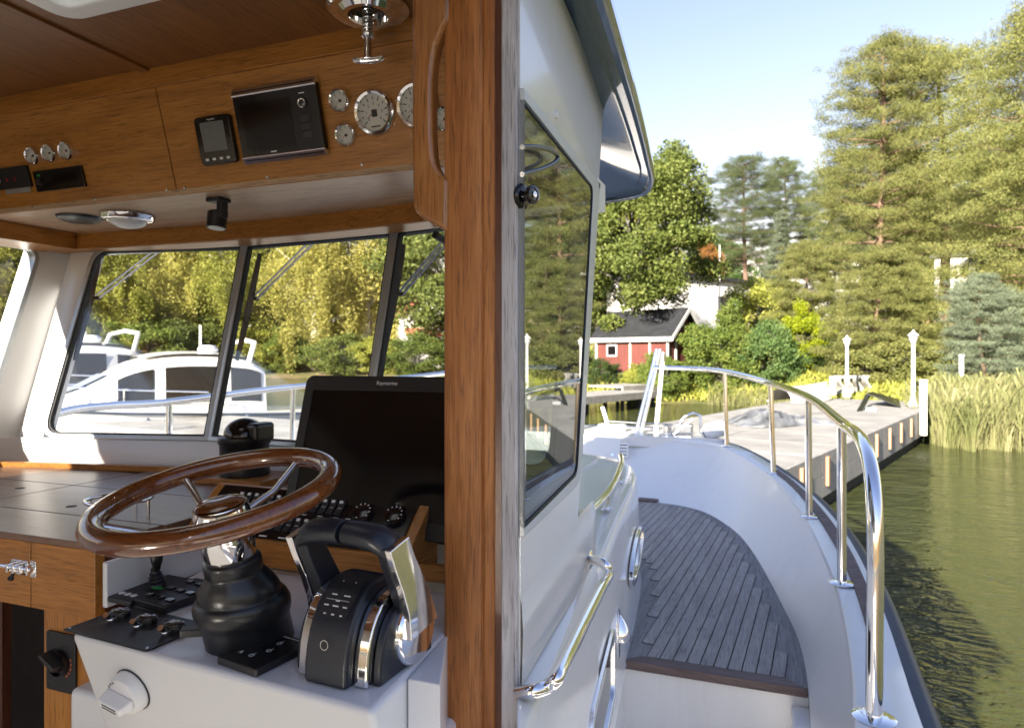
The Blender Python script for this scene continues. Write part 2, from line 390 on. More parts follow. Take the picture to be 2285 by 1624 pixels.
# ---- trunk cabin (forward, below the windscreen) with its outer side curve
XCY = [(-1.0, -0.20), (0.6, -0.29), (1.1, -0.335), (1.8, -0.42), (2.54, -0.505), (2.83, -0.53), (3.25, -0.575), (3.64, -0.632)]
def xC(y): return float(np.interp(y, [a for a, b in XCY], [b for a, b in XCY]))
def RC(px, py):
    """ray onto the trunk's outer side."""
    d = ray(px, py); lo, hi = 0.3, 6.0
    for _ in range(60):
        t = (lo + hi) / 2; p = EYE + d * t
        if p.x - xC(p.y) > 0: lo = t
        else: hi = t
    return EYE + d * hi
ZTR = h(-0.60)
side = [V(xC(y), y, 0) for y in np.linspace(1.72, 3.5, 22)] + cr([(-.617, 3.5, 0), (-.70, 3.80, 0), (-.90, 4.02, 0), (-1.15, 4.12, 0), (-1.4, 4.15, 0)], 14)[1:]
rows = []
for p in full(side):
    ctr = V(XC, min(p.y, 3.2), 0); d = (ctr - p).normalized()
    r = [V(p.x, p.y, ZT - 0.01) - d * 0.012, V(p.x, p.y, ZT + 0.03) - d * 0.004, V(p.x, p.y, h(-0.9)), V(p.x, p.y, ZTR - 0.05) + d * 0.010, V(p.x, p.y, ZTR - 0.018) + d * 0.017, V(p.x, p.y, ZTR) + d * 0.036]
    r += [V(p.x + d.x * t, p.y + d.y * t * 0.9, ZTR + 0.02 * min(1, t)) for t in (0.10, 0.3, 0.6)] 
    rows.append(r)
trunk = MB().loft(rows).build('cabin_trunk', M['gel'], boat, smooth=50)
MB().box((-1.4, 2.75, ZTR + 0.004), (1.0, 2.1, 0.03)).build('trunk_top', M['gel'], trunk)
# raised toe strip along the trunk's edge
tp = [V(xC(y) - 0.030, y, ZTR + 0.008) for y in np.linspace(1.95, 3.1, 16)]
rows = [[p + V(-0.012, 0, -0.012), p + V(-0.009, 0, 0.008), p + V(0.009, 0, 0.008), p + V(0.014, 0, -0.012)] for p in tp]
MB().loft(rows, caps=True).build('toe_strip', M['gel'], trunk, smooth=30)
def ws_(n_, s, z): return WN * n_ + WU * s + V(0, 0, z)
WN = V(math.cos(math.radians(3.95)), math.sin(math.radians(3.95)), 0); WU = V(-WN.y, WN.x, 0)
# lower body of the wheelhouse beside the camera: trunk side below the ledge
rows = []
rows.append([ws_(-.3027, 1.049, z_) for z_ in (ZD, h(-.57), h(-.542), h(-.535), h(-.533))])
for y in np.linspace(.925, 1.75, 12):
    x = xC(y); lim = -.3648 * y if y < 1.03 else (-.376 if y < 1.10 else -9)
    rows.append([V(x + .004, y, ZD), V(x, y, h(-0.57)), V(max(x - 0.012, lim), y, h(-0.542)), V(max(x - 0.03, lim), y, h(-0.535)), V(max(x - .16, lim), y, h(-0.533))])
MB().loft(rows).build('cabin_lower_side', M['gel'], boat, smooth=40)
ys = np.linspace(1.72, 2.56, 10)
MB().loft([[V(xC(y) + .002, y, ZD), V(xC(y) - .0005, y, ZT + 0.02)] for y in ys]).build('trunk_lower_side', M['gel'], boat)

# ---- wheelhouse starboard wall: plane WN . p = -0.30
WN = V(math.cos(math.radians(3.95)), math.sin(math.radians(3.95)), 0); WU = V(-WN.y, WN.x, 0)
WP = WN * -0.30 + V(0, 0, E)
def RW(px, py, off=0.0): return RP(px, py, WP + WN * off, WN)
def wq(poly, t=0.05, off=0.0): return [RW(x, y, off) for x, y in poly]
# window opening and frame outlines (aft end runs on behind the post)
def aft(a, b, s):
    """extend the edge b->a aft to the post at wall coordinate s."""
    pa, pb = RW(*a), RW(*b); sa = pa.dot(WU); sb = pb.dot(WU)
    return pa + (pa - pb) * ((sa - s) / (sb - sa))
SA = 1.0565
def wall_poly(top_a, top_b, fr_t, fr_b, bot_b, bot_a, r=0.05):
    P = [aft(bot_a, bot_b, SA), RW(*bot_b), RW(*fr_b), RW(*fr_t), RW(*top_b), aft(top_a, top_b, SA)]
    return P
def rounded(P, r, which, n=5):
    out = []
    for i, p in enumerate(P):
        if i not in which: out.append(p); continue
        a = (P[i - 1] - p); b = (P[(i + 1) % len(P)] - p)
        a = p + a.normalized() * min(r, a.length * .48); b = p + b.normalized() * min(r, b.length * .48)
        for k in range(n + 1):
            t = k / n; out.append(a * (1 - t) ** 2 + p * 2 * t * (1 - t) + b * t * t)
    return out
def quad4(ta, tb, bb, ba): return [aft(ba, bb, SA), RW(*bb), RW(*tb), aft(ta, tb, SA)]
outer4 = quad4((1163.7, 200), (1334, 410), (1290, 1076), (1156.7, 1203))
inner4 = quad4((1163.7, 226), (1319, 418), (1283, 1058), (1159.5, 1180))
outer = rounded(outer4, 0.045, (1, 2)); inner = rounded(inner4, 0.035, (1, 2))
FT, FB = RW(1344, 285), RW(1289.5, 1160)               # the raked front corner of the wall
def slab(mb, A, B, n0, n1):
    """frame between outline A and B standing off the wall from n0 to n1."""
    n = len(A); vs = []
    for off in (n0, n1):
        vs += [p + WN * off for p in A] + [p + WN * off for p in B]
    fs = []
    for i in range(n):
        j = (i + 1) % n
        fs += [(i, j, n + j, n + i), (2 * n + i, 3 * n + i, 3 * n + j, 2 * n + j), (i, 2 * n + i, 2 * n + j, j), (n + i, n + j, 3 * n + j, 3 * n + i)]
    return mb.add(vs, fs)
# wall skin round the window: built as a ring from the window outline out to the wall's outline
zt, zb = h(0.735), h(-0.50)
fdir = (FT - FB) / (FT.z - FB.z)
WT = FB + fdir * (zt - FB.z); WB = FB + fdir * (zb - FB.z)
def at_s(s, z, off=0): return WN * (-0.30 + off) + WU * s + V(0, 0, z)
wall4 = [at_s(SA, zb), WB, WT, at_s(SA, zt)]
wall_out = rounded(wall4, 0.012, (1, 2))
mb = MB(); slab(mb, wall_out, outer, -0.05, 0.0)
mb.build('wheelhouse_side', M['gel'], boat, smooth=30)
win = slab(MB(), outer, inner, -0.045, 0.007).build('side_window', M['frame_paint'], boat, smooth=40, bevel=0.003)
g_in = [p for p in inner]
gi = rounded([p + (sum(inner4, V(0, 0, 0)) / 4 - p).normalized() * 0.007 for p in inner4], 0.03, (1, 2))
slab(MB(), inner, gi, -0.006, 0.0062).build('seal', M['rubber'], win)
MB().prism([p + WN * 0.0035 for p in inner], -WN * 0.005).build('pane', M['side_glass'], win, smooth=0)
# lower coaming of the wheelhouse that runs on forward of the window, with a rounded shoulder
S1 = RW(1331, 1189); s1 = S1.dot(WU)
mb = MB()
prof = [(-0.004, h(-0.375)), (0.003, h(-0.40)), (0.005, h(-0.44)), (0.003, h(-0.530)), (-0.06, h(-0.537))]
rows = []
for s, k_ in ((SA - .002, 1), (SA + .02, 1), (s1 - 0.09, 1), (s1 - 0.03, .98), (s1, .8), (s1 + 0.012, .3)):
    rows.append([WN * (-0.30 + (o if s < s1 - .05 else o * k_ - (1 - k_) * 0.03)) + WU * s + V(0, 0, z - (1 - k_) * 0.05 * (z - h(-0.5)) / 0.14) for o, z in prof])
mb.loft(rows); mb.build('wheelhouse_coaming', M['gel'], boat, smooth=60)
MB().prism([at_s(1.4, h(-0.37), -0.004), at_s(s1, h(-0.41), -0.004), at_s(s1, h(-0.60), -0.004), at_s(1.4, h(-0.60), -0.004)], -WN * 0.5).build('coaming_end', M['gel'], boat)
# small white vent button on the header
b = RW(1239, 257); MB().lathe([(0.0, 0.006), (0.006, 0.006), (0.008, 0.003), (0.008, 0)], frame(b, WU, WN), 16).build('vent_button', M['white'], boat)
# header groove line / gutter below the roof
e1 = [RW(x, y, 0.012) for x, y in ((1232, 0), (1262, 75), (1300, 165), (1334, 240), (1352, 275))]
def ws_(n_, s, z): return WN * n_ + WU * s + V(0, 0, z)
# ---- roof: slab with a drooping visor, rounded fascia
ro = [RD(1332, -5, 1.0)]
def roofpt(x, y, z): return V(x, y, h(z))
edge = cr([roofpt(-0.20, -1.6, .80), roofpt(-0.235, 0.0, .80), roofpt(-0.295, 1.0, .755), roofpt(-0.316, 1.42, .725), roofpt(-0.335, 1.85, .675), roofpt(-0.353, 2.18, .622), roofpt(-0.374, 2.38, .588), roofpt(-0.45, 2.45, .566), roofpt(-0.75, 2.52, .570), roofpt(-1.1, 2.57, .585), roofpt(-1.4, 2.59, .60)], 50)
fe = full(edge); rows = []
ctr = V(XC, 0.6, h(.70))
for i, p in enumerate(fe):
    d = V(XC - p.x, min(0, 0.9 - p.y) if p.y > 0.9 else 0, 0); d = d.normalized()
    # outside in: inner top, upper rim, fascia, lower lip, underside, inboard soffit
    ins = lambda t, z: V(p.x + d.x * t, p.y + d.y * t, z)
    rows.append([ins(.50, h(.90) + .04), ins(.20, p.z + .180), ins(.085, p.z + .140), ins(.028, p.z + .098), ins(-.004, p.z + .052), ins(-.010, p.z + .014), ins(.004, p.z - .002), ins(.018, p.z - .002), ins(.024, p.z + .010), ins(.052, p.z + .022), ins(.060, p.z + .018), ins(.068, p.z + .022), ins(.25, max(p.z + .05, h(.65))), ins(.5, max(p.z + .08, h(.70)))])
roof_o = MB().loft(rows).build('roof', M['roof'], boat, smooth=40)
MB().tube([p + V(0, 0, -.001) for p in fe], .0038, 6).build('roof_edge', M['alu'], roof_o)
for x0, x1, y0, y1 in ((-2.15, -1.47, -1.4, 2.2), (-.93, -.65, -1.4, 2.2), (-1.47, -.93, -1.4, .53), (-1.47, -.93, 1.10, 2.2)):
    MB().box(((x0 + x1) / 2, (y0 + y1) / 2, h(.925)), (x1 - x0, y1 - y0, .02)).build('roof_top', M['roof'], boat)

# ---- windscreen: four raked posts, three panes
ZB, ZTp = h(-0.29), h(0.405)
WB_ = [V(-2.38, 1.66, ZB), V(-1.76, 1.80, ZB), V(-1.125, 1.755, ZB), V(-0.47, 1.56, ZB)]
WT_ = [V(-2.36, 1.852, ZTp), V(-1.76, 1.975, ZTp), V(-1.116, 1.928, ZTp), V(-0.47, 1.79, ZTp)]
wscr = None
def pane_frame(i):
    a, b, c, d = WB_[i], WB_[i + 1], WT_[i + 1], WT_[i]
    n = (b - a).cross(d - a).normalized()
    if n.y < 0: n = -n
    return a, b, c, d, n                       # n points forward, outside
for i in range(3):
    a, b, c, d, n = pane_frame(i)
    P4 = [a, b, c, d]; cen = (a + b + c + d) / 4
    ins = lambda t: [p + ((P4[(j + 1) % 4] - p).normalized() + (P4[j - 1] - p).normalized()) * t for j, p in enumerate(P4)]
    rnd = {0: (0, 3), 1: (), 2: (1, 2)}[i]
    A = rounded(ins(0.0), 0.07, rnd); B = rounded(ins(0.017), 0.06, rnd)
    mb = MB(); nn = len(A); vs = []
    for off in (-0.014, 0.012): vs += [p + n * off for p in A] + [p + n * off for p in B]
    fs = []
    for q in range(nn):
        j = (q + 1) % nn
        fs += [(q, j, nn + j, nn + q), (2 * nn + q, 3 * nn + q, 3 * nn + j, 2 * nn + j), (q, 2 * nn + q, 2 * nn + j, j), (nn + q, nn + j, 3 * nn + j, 3 * nn + q)]
    mb.add(vs, fs)
    wf = mb.build('windscreen', M['alu'], boat, smooth=40, bevel=0.003)
    MB().prism([p + n * 0.0 for p in B], n * 0.005).build('pane', M['glass'], wf, smooth=0)
    Bs = rounded(ins(0.023), 0.055, rnd)
    mb = MB(); vs = []
    for off in (-0.009, 0.009): vs += [p + n * off for p in B] + [p + n * off for p in Bs]
    mb.add(vs, fs); mb.build('seal', M['rubber'], wf)
# front wall below and beside the screen, white moulding
lo = [V(-2.56, 1.60, 0), V(-2.38, 1.665, 0), V(-1.76, 1.805, 0), V(-1.125, 1.76, 0), V(-0.43, 1.56, 0)]
rows = [[V(p.x, p.y - .012, ZB + .004), V(p.x, p.y - .03, h(-0.33)), V(p.x, p.y - .035, h(-.40)), V(p.x, p.y + .06, h(-.40)), V(p.x, p.y + .05, ZB + .002), V(p.x, p.y - .012, ZB + .004)] for p in lo]
MB().loft(rows).build('windscreen_sill', M['gel_in'], boat, smooth=30)
# port corner pillar: curved white moulding between the side window and the screen
rk = lambda z: (z - ZB) * 0.276
# outlines in pixels: side-window front edge and the screen's port edge
pw = [(RX(-28, 940, -2.54)), (RX(98, 540, -2.54))]
rows = []
for t in np.linspace(0, 1, 9):
    z = ZB - .12 + (h(.42) - ZB + .12) * t; f = (z - ZB) / (ZTp - ZB)
    s = WB_[0] + (WT_[0] - WB_[0]) * f; s.z = z
    y0 = pw[0].y + (pw[1].y - pw[0].y) * (z - pw[0].z) / (pw[1].z - pw[0].z)
    rows.append([V(-2.56, y0 - .002, z), V(-2.54, y0, z), V(-2.535, y0 + .05, z), V(-2.515, (y0 + s.y) / 2 + .06, z), V(-2.455, s.y - .022, z), V(s.x - .01, s.y - .008, z), V(s.x + .004, s.y + .002, z), V(s.x - .02, s.y + .06, z), V(-2.62, s.y + .01, z), V(-2.62, y0 - .01, z)])
MB().loft(rows, closed=True, caps=True).build('corner_pillar', M['gel_in'], boat, smooth=60)
# port wall with its window
PW = -2.54
pwf = lambda z: pw[0].y + (pw[1].y - pw[0].y) * (z - pw[0].z) / (pw[1].z - pw[0].z)
zb2, zt2 = h(-0.14), h(0.395)
oo = [V(PW, -0.2, zb2), V(PW, pwf(zb2), zb2), V(PW, pwf(zt2), zt2), V(PW, -0.2, zt2)]
ww = [V(PW, -1.5, h(-1.4)), V(PW, pwf(h(-.42)) + .05, h(-1.4)), V(PW, pwf(h(.78)) + .05, h(.78)), V(PW, -1.5, h(.78))]
oor = rounded(oo, .06, (1, 2)); wwr = rounded(ww, .001, (1, 2)); n = len(oor)
mb = MB(); vs = [p for p in wwr] + [p for p in oor] + [p + V(-.05, 0, 0) for p in wwr] + [p + V(-.05, 0, 0) for p in oor]
fs = []
for q in range(n):
    j = (q + 1) % n
    fs += [(q, j, n + j, n + q), (2 * n + q, 3 * n + q, 3 * n + j, 2 * n + j), (n + q, n + j, 3 * n + j, 3 * n + q)]
mb.add(vs, fs).build('port_wall', M['gel_in'], boat, smooth=30)
oi = rounded([p + (V(PW, .7, h(.13)) - p).normalized() * .018 for p in oo], .05, (1, 2))
mb = MB(); vs = [p + V(.008, 0, 0) for p in oor] + [p + V(.008, 0, 0) for p in oi] + [p + V(-.03, 0, 0) for p in oor] + [p + V(-.03, 0, 0) for p in oi]
pwin = mb.add(vs, fs + [(q, 2 * n + q, 2 * n + (q + 1) % n, (q + 1) % n) for q in range(n)]).build('port_window', M['alu'], boat, smooth=40)
MB().prism([p + V(-.012, 0, 0) for p in oi], (-.005, 0, 0)).build('pane', M['glass'], pwin, smooth=0)

# ---- interior ceiling, overhead panel, soffit, beam
ZC = h(.765)
HX0, HX1, HY0, HY1 = -1.45, -0.95, 0.55, 1.075           # roof hatch opening
for x0, x1, y0, y1 in ((-2.56, -1.575, -1.5, 1.40), (-1.545, -0.40, HY1, 1.40), (-1.545, HX0, -1.5, HY1), (HX1, -0.36, -1.5, HY1), (HX0, HX1, -1.5, HY0)):
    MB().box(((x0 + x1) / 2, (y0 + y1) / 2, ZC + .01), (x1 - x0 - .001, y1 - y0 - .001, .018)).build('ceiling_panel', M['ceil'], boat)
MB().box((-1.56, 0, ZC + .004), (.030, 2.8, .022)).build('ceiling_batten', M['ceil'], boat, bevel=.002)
for x0, x1, y0, y1 in ((-2.55, -1.47, -1.45, 1.45), (-.93, -.35, -1.45, 1.45), (-1.47, -.93, -1.45, .53), (-1.47, -.93, 1.10, 1.45)):
    MB().box(((x0 + x1) / 2, (y0 + y1) / 2, h(.83)), (x1 - x0, y1 - y0, .04)).build('roof_core', M['gel_in'], boat)
MB().box((-1.4, 2.0, h(.74)), (1.9, .8, .02)).build('visor_core', M['dark'], boat)
MB().box((-1.2, .815, h(.945)), (.58, .62, .012)).build('hatch_lid', M['acrylic'], boat, smooth=0)
# hatch
hat = MB()
cxh, cyh = (HX0 + HX1) / 2, (HY0 + HY1) / 2
hf = hat.ring(rr(HX1 - HX0 + .02, HY1 - HY0 + .02, .05, 5), rr(HX1 - HX0 - .07, HY1 - HY0 - .07, .03, 5), .03, T(cxh, cyh, ZC - .022)).build('roof_hatch', M['white'], boat, bevel=.005)
mb = MB()
for i in range(3): mb = MB(); mb.box((cxh, HY0 + .13 + i * .13, ZC + .030), (HX1 - HX0 - .05, .012, .012)); mb.build('hatch_bar', M['alu'], hf)
# overhead instrument panel: leans aft at the top
PB, PT = V(0, 1.45, h(.444)), V(0, 1.376, h(.716))
PUP = (PT - PB).normalized(); PX = V(1, 0, 0); PN = PX.cross(PUP)
def op(px, py, off=0): return RP(px, py, PB + PN * off, PN)
for x0, x1 in ((-2.55, -1.535), (-1.531, -0.44)):
    a, b = V(x0, PB.y, PB.z), V(x1, PB.y, PB.z); u = PT - PB
    MB().hexa([a, b, b + u, a + u], [p - PN * .018 for p in (a, b, b + u, a + u)]).build('overhead_panel', M['teak_x'], boat, bevel=.0012)
a, b = V(-2.55, PT.y, PT.z), V(-.42, PT.y, PT.z)
MB().hexa([a + PN * .010, b + PN * .010, b + PN * .010 + V(0, .002, .055), a + PN * .010 + V(0, .002, .055)], [p for p in (a - PN * .02, b - PN * .02, b + V(0, .02, .055), a + V(0, .02, .055))]).build('panel_trim', M['teak_x'], boat, bevel=.003)
# soffit under the panel
MB().hexa([V(-2.55, 1.446, h(.446)), V(-.42, 1.446, h(.446)), V(-.42, 1.80, h(.446)), V(-2.55, 1.86, h(.446))], [V(-2.55, 1.446, h(.46)), V(-.42, 1.446, h(.46)), V(-.42, 1.80, h(.46)), V(-2.55, 1.86, h(.46))]).build('soffit', M['soffit'], boat)
# curved beam above the screen
bp = [V(-2.50, 1.775, 0), V(-2.2, 1.80, 0), V(-1.76, 1.825, 0), V(-1.4, 1.815, 0), V(-1.12, 1.79, 0), V(-.8, 1.74, 0), V(-.42, 1.67, 0)]
rows = [[V(p.x, p.y, h(.386)), V(p.x, p.y - .006, h(.39)), V(p.x, p.y, h(.4455)), V(p.x, p.y + .1, h(.4455)), V(p.x, p.y + .10, h(.386))] for p in bp]
MB().loft(rows, closed=True, caps=True).build('screen_beam', M['teak_x'], boat, smooth=30)
rows = [[V(p.x, p.y + .10, h(.392)), V(p.x, p.y + .101, h(.47)), V(p.x, p.y + .19, h(.47)), V(p.x, p.y + .19, h(.396))] for p in bp]
MB().loft(rows, closed=True, caps=True).build('screen_head', M['gel_in'], boat, smooth=30)
MB().box((-2.45, .7, h(.416)), (.17, 2.16, .060)).build('port_beam', M['teak_y'], boat, bevel=.003)

# ---- unseen after end of the wheelhouse, shaped for the cabin light: bulkhead, sliding door leaf, sill below the door opening
for x0, x1, z0, z1 in ((-2.54, -2.34, -1.4, .80), (-.58, -.36, -1.4, .80), (-2.34, -.58, .06, .80)):
    MB().box(((x0 + x1) / 2, -1.32, h((z0 + z1) / 2)), (x1 - x0, .05, z1 - z0)).build('unseen_aft_bulkhead', M['gel_in'], boat)  # added to darken the cabin; opening and white colour steer the sun's fill
MB().box((-1.4, -2.6, h(-1.46)), (3.0, 2.6, .04)).build('cockpit_sole', M['gel'], boat)
ds = MB().hexa([ws_(-.345, -1.3, h(-1.44)), ws_(-.345, -.25, h(-1.44)), ws_(-.345, -.25, h(-.25)), ws_(-.345, -1.3, h(-.25))], [ws_(-.30, -1.3, h(-1.44)), ws_(-.30, -.25, h(-1.44)), ws_(-.30, -.25, h(-.25)), ws_(-.30, -1.3, h(-.25))]).build('sliding_door', M['gel'], boat)
MB().hexa([ws_(-.345, -1.3, h(.55)), ws_(-.345, 1.06, h(.68)), ws_(-.345, 1.06, h(.80)), ws_(-.345, -1.3, h(.80))], [ws_(-.30, -1.3, h(.55)), ws_(-.30, 1.06, h(.68)), ws_(-.30, 1.06, h(.80)), ws_(-.30, -1.3, h(.80))]).build('door_header', M['gel'], boat)
MB().box((-1.45, .0, h(-1.36)), (2.2, 2.6, .04)).build('cabin_sole', M['sole'], boat)
# ================================================================== DOOR POST, DASH, HELM CONSOLE
def ws(n_, s, z): return WN * n_ + WU * s + V(0, 0, z)
PZ0, PZ1 = h(-1.30), h(0.80)
def upright(poly, name, mat, bevel=0.0, parent=None):
    return MB().prism([ws(a - .0035, b, PZ0) for a, b in poly], (0, 0, PZ1 - PZ0)).build(name, mat, parent or boat, smooth=45, bevel=bevel)
post = upright([(-.4262, 1.054), (-.4245, 1.049), (-.420, 1.0465), (-.366, 1.046), (-.3600, 1.0475), (-.3575, 1.051), (-.3550, 1.0475), (-.348, 1.0465), (-.3395, 1.0475), (-.3370, 1.051), (-.3370, 1.0555), (-.3545, 1.0555), (-.3545, 1.13), (-.4262, 1.13)], 'door_post', M['post'], bevel=.0008)
upright([(-.3368, 1.0505), (-.3262, 1.0505), (-.3262, 1.0555), (-.3368, 1.0555)], 'post_bevel_shade', M['post_dark'], parent=post)  # dark tone stands for the shadowed bevel along the post
upright([(-.3260, 1.0485), (-.324, 1.046), (-.302, 1.046), (-.299, 1.049), (-.299, 1.0555), (-.3260, 1.0555)], 'weathered_edge', M['weathered'], parent=post, bevel=.0015)
MB().prism([ws(-.333, 1.0558, h(-1.4)), ws(-.3006, 1.0558, h(-1.4)), ws(-.3006, 1.085, h(-1.4)), ws(-.333, 1.085, h(-1.4))], (0, 0, 1.03)).build('jamb_filler', M['gel'], boat)
Zp = zm(900, 0, 2.32)
PS = WU * 1.040 + V(0, 0, E)
hp = [(82, -140), (82, 600), (86, 1020), (90, 1085), (104, 1120), (135, 1150), (274, 1226)] + [(276, 938), (248, 926), (226, 905), (208, 868), (196, 810), (188, 700), (186, 550), (189, 400), (197, 310), (212, 235), (234, 185), (258, 135), (276, 92), (276, -140)]
MB().prism([RP(*Zp(x, y), PS, WU) for x, y in hp], WU * .034).build('grab_handle', M['handle'], boat, smooth=50, bevel=.009, seg=4)
# black fairlead knob on the outer edge of the post
kn = thing('door_knob', RW(1158, 435), 'small black knob screwed to the grey weathered edge of the door post', 'knob')
Mk = frame(ws(-.2992, 1.061, h(.256)), WU, (WN * .93 - WU * .37))
MB().lathe([(.0, .0), (.021, 0), (.021, .003), (.018, .006), (.0085, .007), (.0080, .017), (.0145, .018), (.0155, .021), (.0145, .026), (.010, .027), (.009, .025), (0, .025)], Mk, 28).build('button', M['black_gloss'], kn)
MB().lathe([(0, .0252), (.0055, .0252), (.0050, .0275), (0, .028)], Mk, 16).build('screw', M['steel'], kn)
cab = [RP(*Zp(x, y), WP + WN * .020, WN) for x, y in [(668, 778), (710, 776), (770, 782), (830, 800), (856, 828), (835, 862), (770, 893), (710, 911), (668, 922)]]
cbl = MB().tube(cr(cab, 40), .0042, 10).build('cable_loop', M['black_soft'], None, base=cab[0])
tag(cbl, 'thin black cable looping out beside the upper side window', 'cable')

# ---- dash: top boards, trims, cabinet, dark companionway
ZDA = h(-.371)
YF = .976
xr = RY(*Z5(738, 190), YF).x; xs = RY(*Z5(238, 400), YF).x
def slabz(poly, z0, z1, name, mat, parent=boat, bevel=.0015):
    return MB().prism([(x, y, z0) for x, y in poly], (0, 0, z1 - z0)).build(name, mat, parent, smooth=30, bevel=bevel)
xh = RZ(*Z3(825, 482), ZDA); dl = RZ(*Z3(300, 447), ZDA); d2 = RZ(*Z3(560, 268), ZDA); d3 = RZ(*Z3(0, 355), ZDA)
g = .0016
yA, yB, yD = YF - .004, dl.y, 1.72
xM = -1.62; xR = -1.235
yM = 1.39
dash_boards = [((-2.53, yA), (xr + .004, yA), (xr + .004, yB - g), (-2.53, yB - g)),
               ((-2.53, yB + g), (-1.86 - g, yB + g), (-1.86 - g, yM - g), (-2.53, yM - g)),
               ((-1.86 + g, yB + g), (xR, yB + g), (xR, yM - g), (-1.86 + g, yM - g)),
               ((-2.53, yM + g), (-1.86 - g, yM + g), (-1.86 - g, 1.60), (-2.53, 1.60)),
               ((-1.86 + g, yM + g), (-.62, yM + g), (-.62, 1.66), (-1.86 + g, 1.66))]
dash = MB().box(((-2.52 + xr) / 2, 1.36, ZDA - .024), (xr + 2.52 - .03, .68, .02)).box(((xr - .62) / 2, 1.50, ZDA - .024), (-.62 - xr, .36, .02)).build('dash_core', M['dark'], boat)
for q in dash_boards: slabz(q, ZDA - .014, ZDA, 'dash_board', M['dash'], dash)
for x, y in ((110, 313), (390, 412), (1165, 268)):
    p = RZ(*Z3(x, y), ZDA)
    MB().lathe([(0, .0006), (.0105, .0006), (.0125, .0004), (.0125, -.004), (0, -.004)], T(p.x, p.y, ZDA), 20).build('finger_hole', M['dark'], dash)
# raised trim along the back of the dash and compass plinth
tb = [V(-2.54, 1.50, 0), V(-2.30, 1.56, 0), V(-1.78, 1.66, 0), V(-1.30, 1.66, 0), V(-.62, 1.52, 0)]
rows = [[V(p.x, p.y, ZDA - .004), V(p.x, p.y, ZDA + .016), V(p.x, p.y + .022, ZDA + .016), V(p.x, p.y + .022, ZDA - .004)] for p in tb]
MB().loft(rows, closed=True, caps=True).build('dash_trim', M['teak_x'], boat, smooth=30, bevel=.002)
slabz([(p.x, p.y + .022) for p in tb] + [(-.62, 1.62), (-1.3, 1.74), (-1.78, 1.77), (-2.3, 1.65), (-2.54, 1.58)], ZDA - .012, ZDA - .003, 'dash_gutter', M['teak_x'])
slabz([(-2.52, 1.53), (-2.30, 1.575), (-2.31, 1.60), (-2.52, 1.56)], ZDA + .0, ZDA + .004, 'gutter_slat', M['dash'])
# cabinet fronts under the dash
zc0, zc1 = h(-.522), ZDA - .0155
for x0, x1 in ((-2.53, xs - .0015), (xs + .0015, xr)):
    MB().box(((x0 + x1) / 2, YF + .011, (zc0 + zc1) / 2), (x1 - x0, .022, zc1 - zc0)).build('cabinet_front', M['teak_x'], boat, bevel=.0015)
MB().box((xr - .0112, YF + .15, (zc0 + zc1) / 2), (.022, .256, zc1 - zc0)).build('cabinet_side', M['post_dark'], boat)
pl = RY(*Z5(332, 900), 1.0).x
MB().box(((pl - .85) / 2, 1.012, h(-1.0)), (-.85 - pl, .02, .96)).build('lower_panel', M['teak_z'], boat, bevel=.002)
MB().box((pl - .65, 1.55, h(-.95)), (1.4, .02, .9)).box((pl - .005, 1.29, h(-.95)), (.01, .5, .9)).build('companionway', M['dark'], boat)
pd = RY(*Z5(30, 1100), 1.05).x
MB().box((pd, 1.05, h(-1.0)), (.02, .02, 1.0)).build('doorway_trim', M['post_dark'], boat)

# ---- barrel bolt on the cabinet doors
bl = RY(*Z5(235, 385), YF)
bolt = thing('barrel_bolt', bl, 'chrome barrel bolt latch across the two teak cabinet doors', 'latch')
Mb = frame(bl, (1, 0, 0), (0, -1, 0))
MB().rbox((.052, .030, .002), .004, Mb, c=(-.030, 0, 0)).build('back_plate', M['chrome'], bolt, bevel=.0006)
MB().rbox((.018, .034, .002), .004, Mb, c=(.0105, 0, 0)).build('keeper_plate', M['chrome'], bolt, bevel=.0006)
MB().tube([(-.075, 0, .008), (.016, 0, .008)], .0045, 14, M=Mb).build('rod', M['chrome'], bolt)
mb = MB()
for x in (-.050, -.032, -.012, .010): mb.rbox((.006, .020, .014), .003, Mb, c=(x, 0, .001))
mb.build('guides', M['chrome'], bolt, bevel=.001)
MB().lathe([(0, 0), (.0035, 0), (.0035, .014), (.006, .016), (.006, .022), (0, .024)], frame(Mb @ V(-.036, -.004, .006), (1, 0, 0), (0, -.5, -.86)), 16).build('knob', M['black_gloss'], bolt)
for x, y in ((-.052, .011), (-.052, -.011), (-.010, .011), (.014, .013), (.014, -.013)):
    MB().lathe([(0, .0035), (.0022, .0033), (.0030, .002), (.003, 0)], Mb @ T(x, y, 0), 10).build('screw', M['steel'], bolt)

# ---- helm console
ZK = h(-.46)
KA, KB = RZ(*Z5(540, 890), ZK), RZ(831, 1588, ZK)
KA.z = KB.z = 0
kx = xr + .095
top = [KA, KB, V(KB.x, .862, 0), V(-.362, .862, 0), V(-.372, 1.20, 0), V(kx, 1.20, 0), V(kx, .925, 0)]
mb = MB()
low = [p.copy() for p in top]
for i in (0, 1): low[i].y += .045; low[0].x = KA.x + .004
console = MB().hexa([V(KA.x, KA.y, ZK), V(KB.x, KB.y, ZK), V(KB.x - .03, 1.20, ZK), V(kx, 1.20, ZK)], [V(KA.x + .02, KA.y + .055, ZK - .20), V(KB.x, KB.y + .055, ZK - .20), V(KB.x - .03, 1.20, ZK - .20), V(kx, 1.20, ZK - .20)]).build('console', M['gel_in'], boat, smooth=40, bevel=.011, seg=4)
MB().prism([(KB.x - .004, .862, ZK - .0015), (-.430, .862, ZK - .0015), (-.493, 1.016, ZK - .0015), (KB.x - .02, 1.016, ZK - .0015)], (0, 0, -.64)).build('console_side', M['gel_in'], boat, bevel=.006, seg=3)
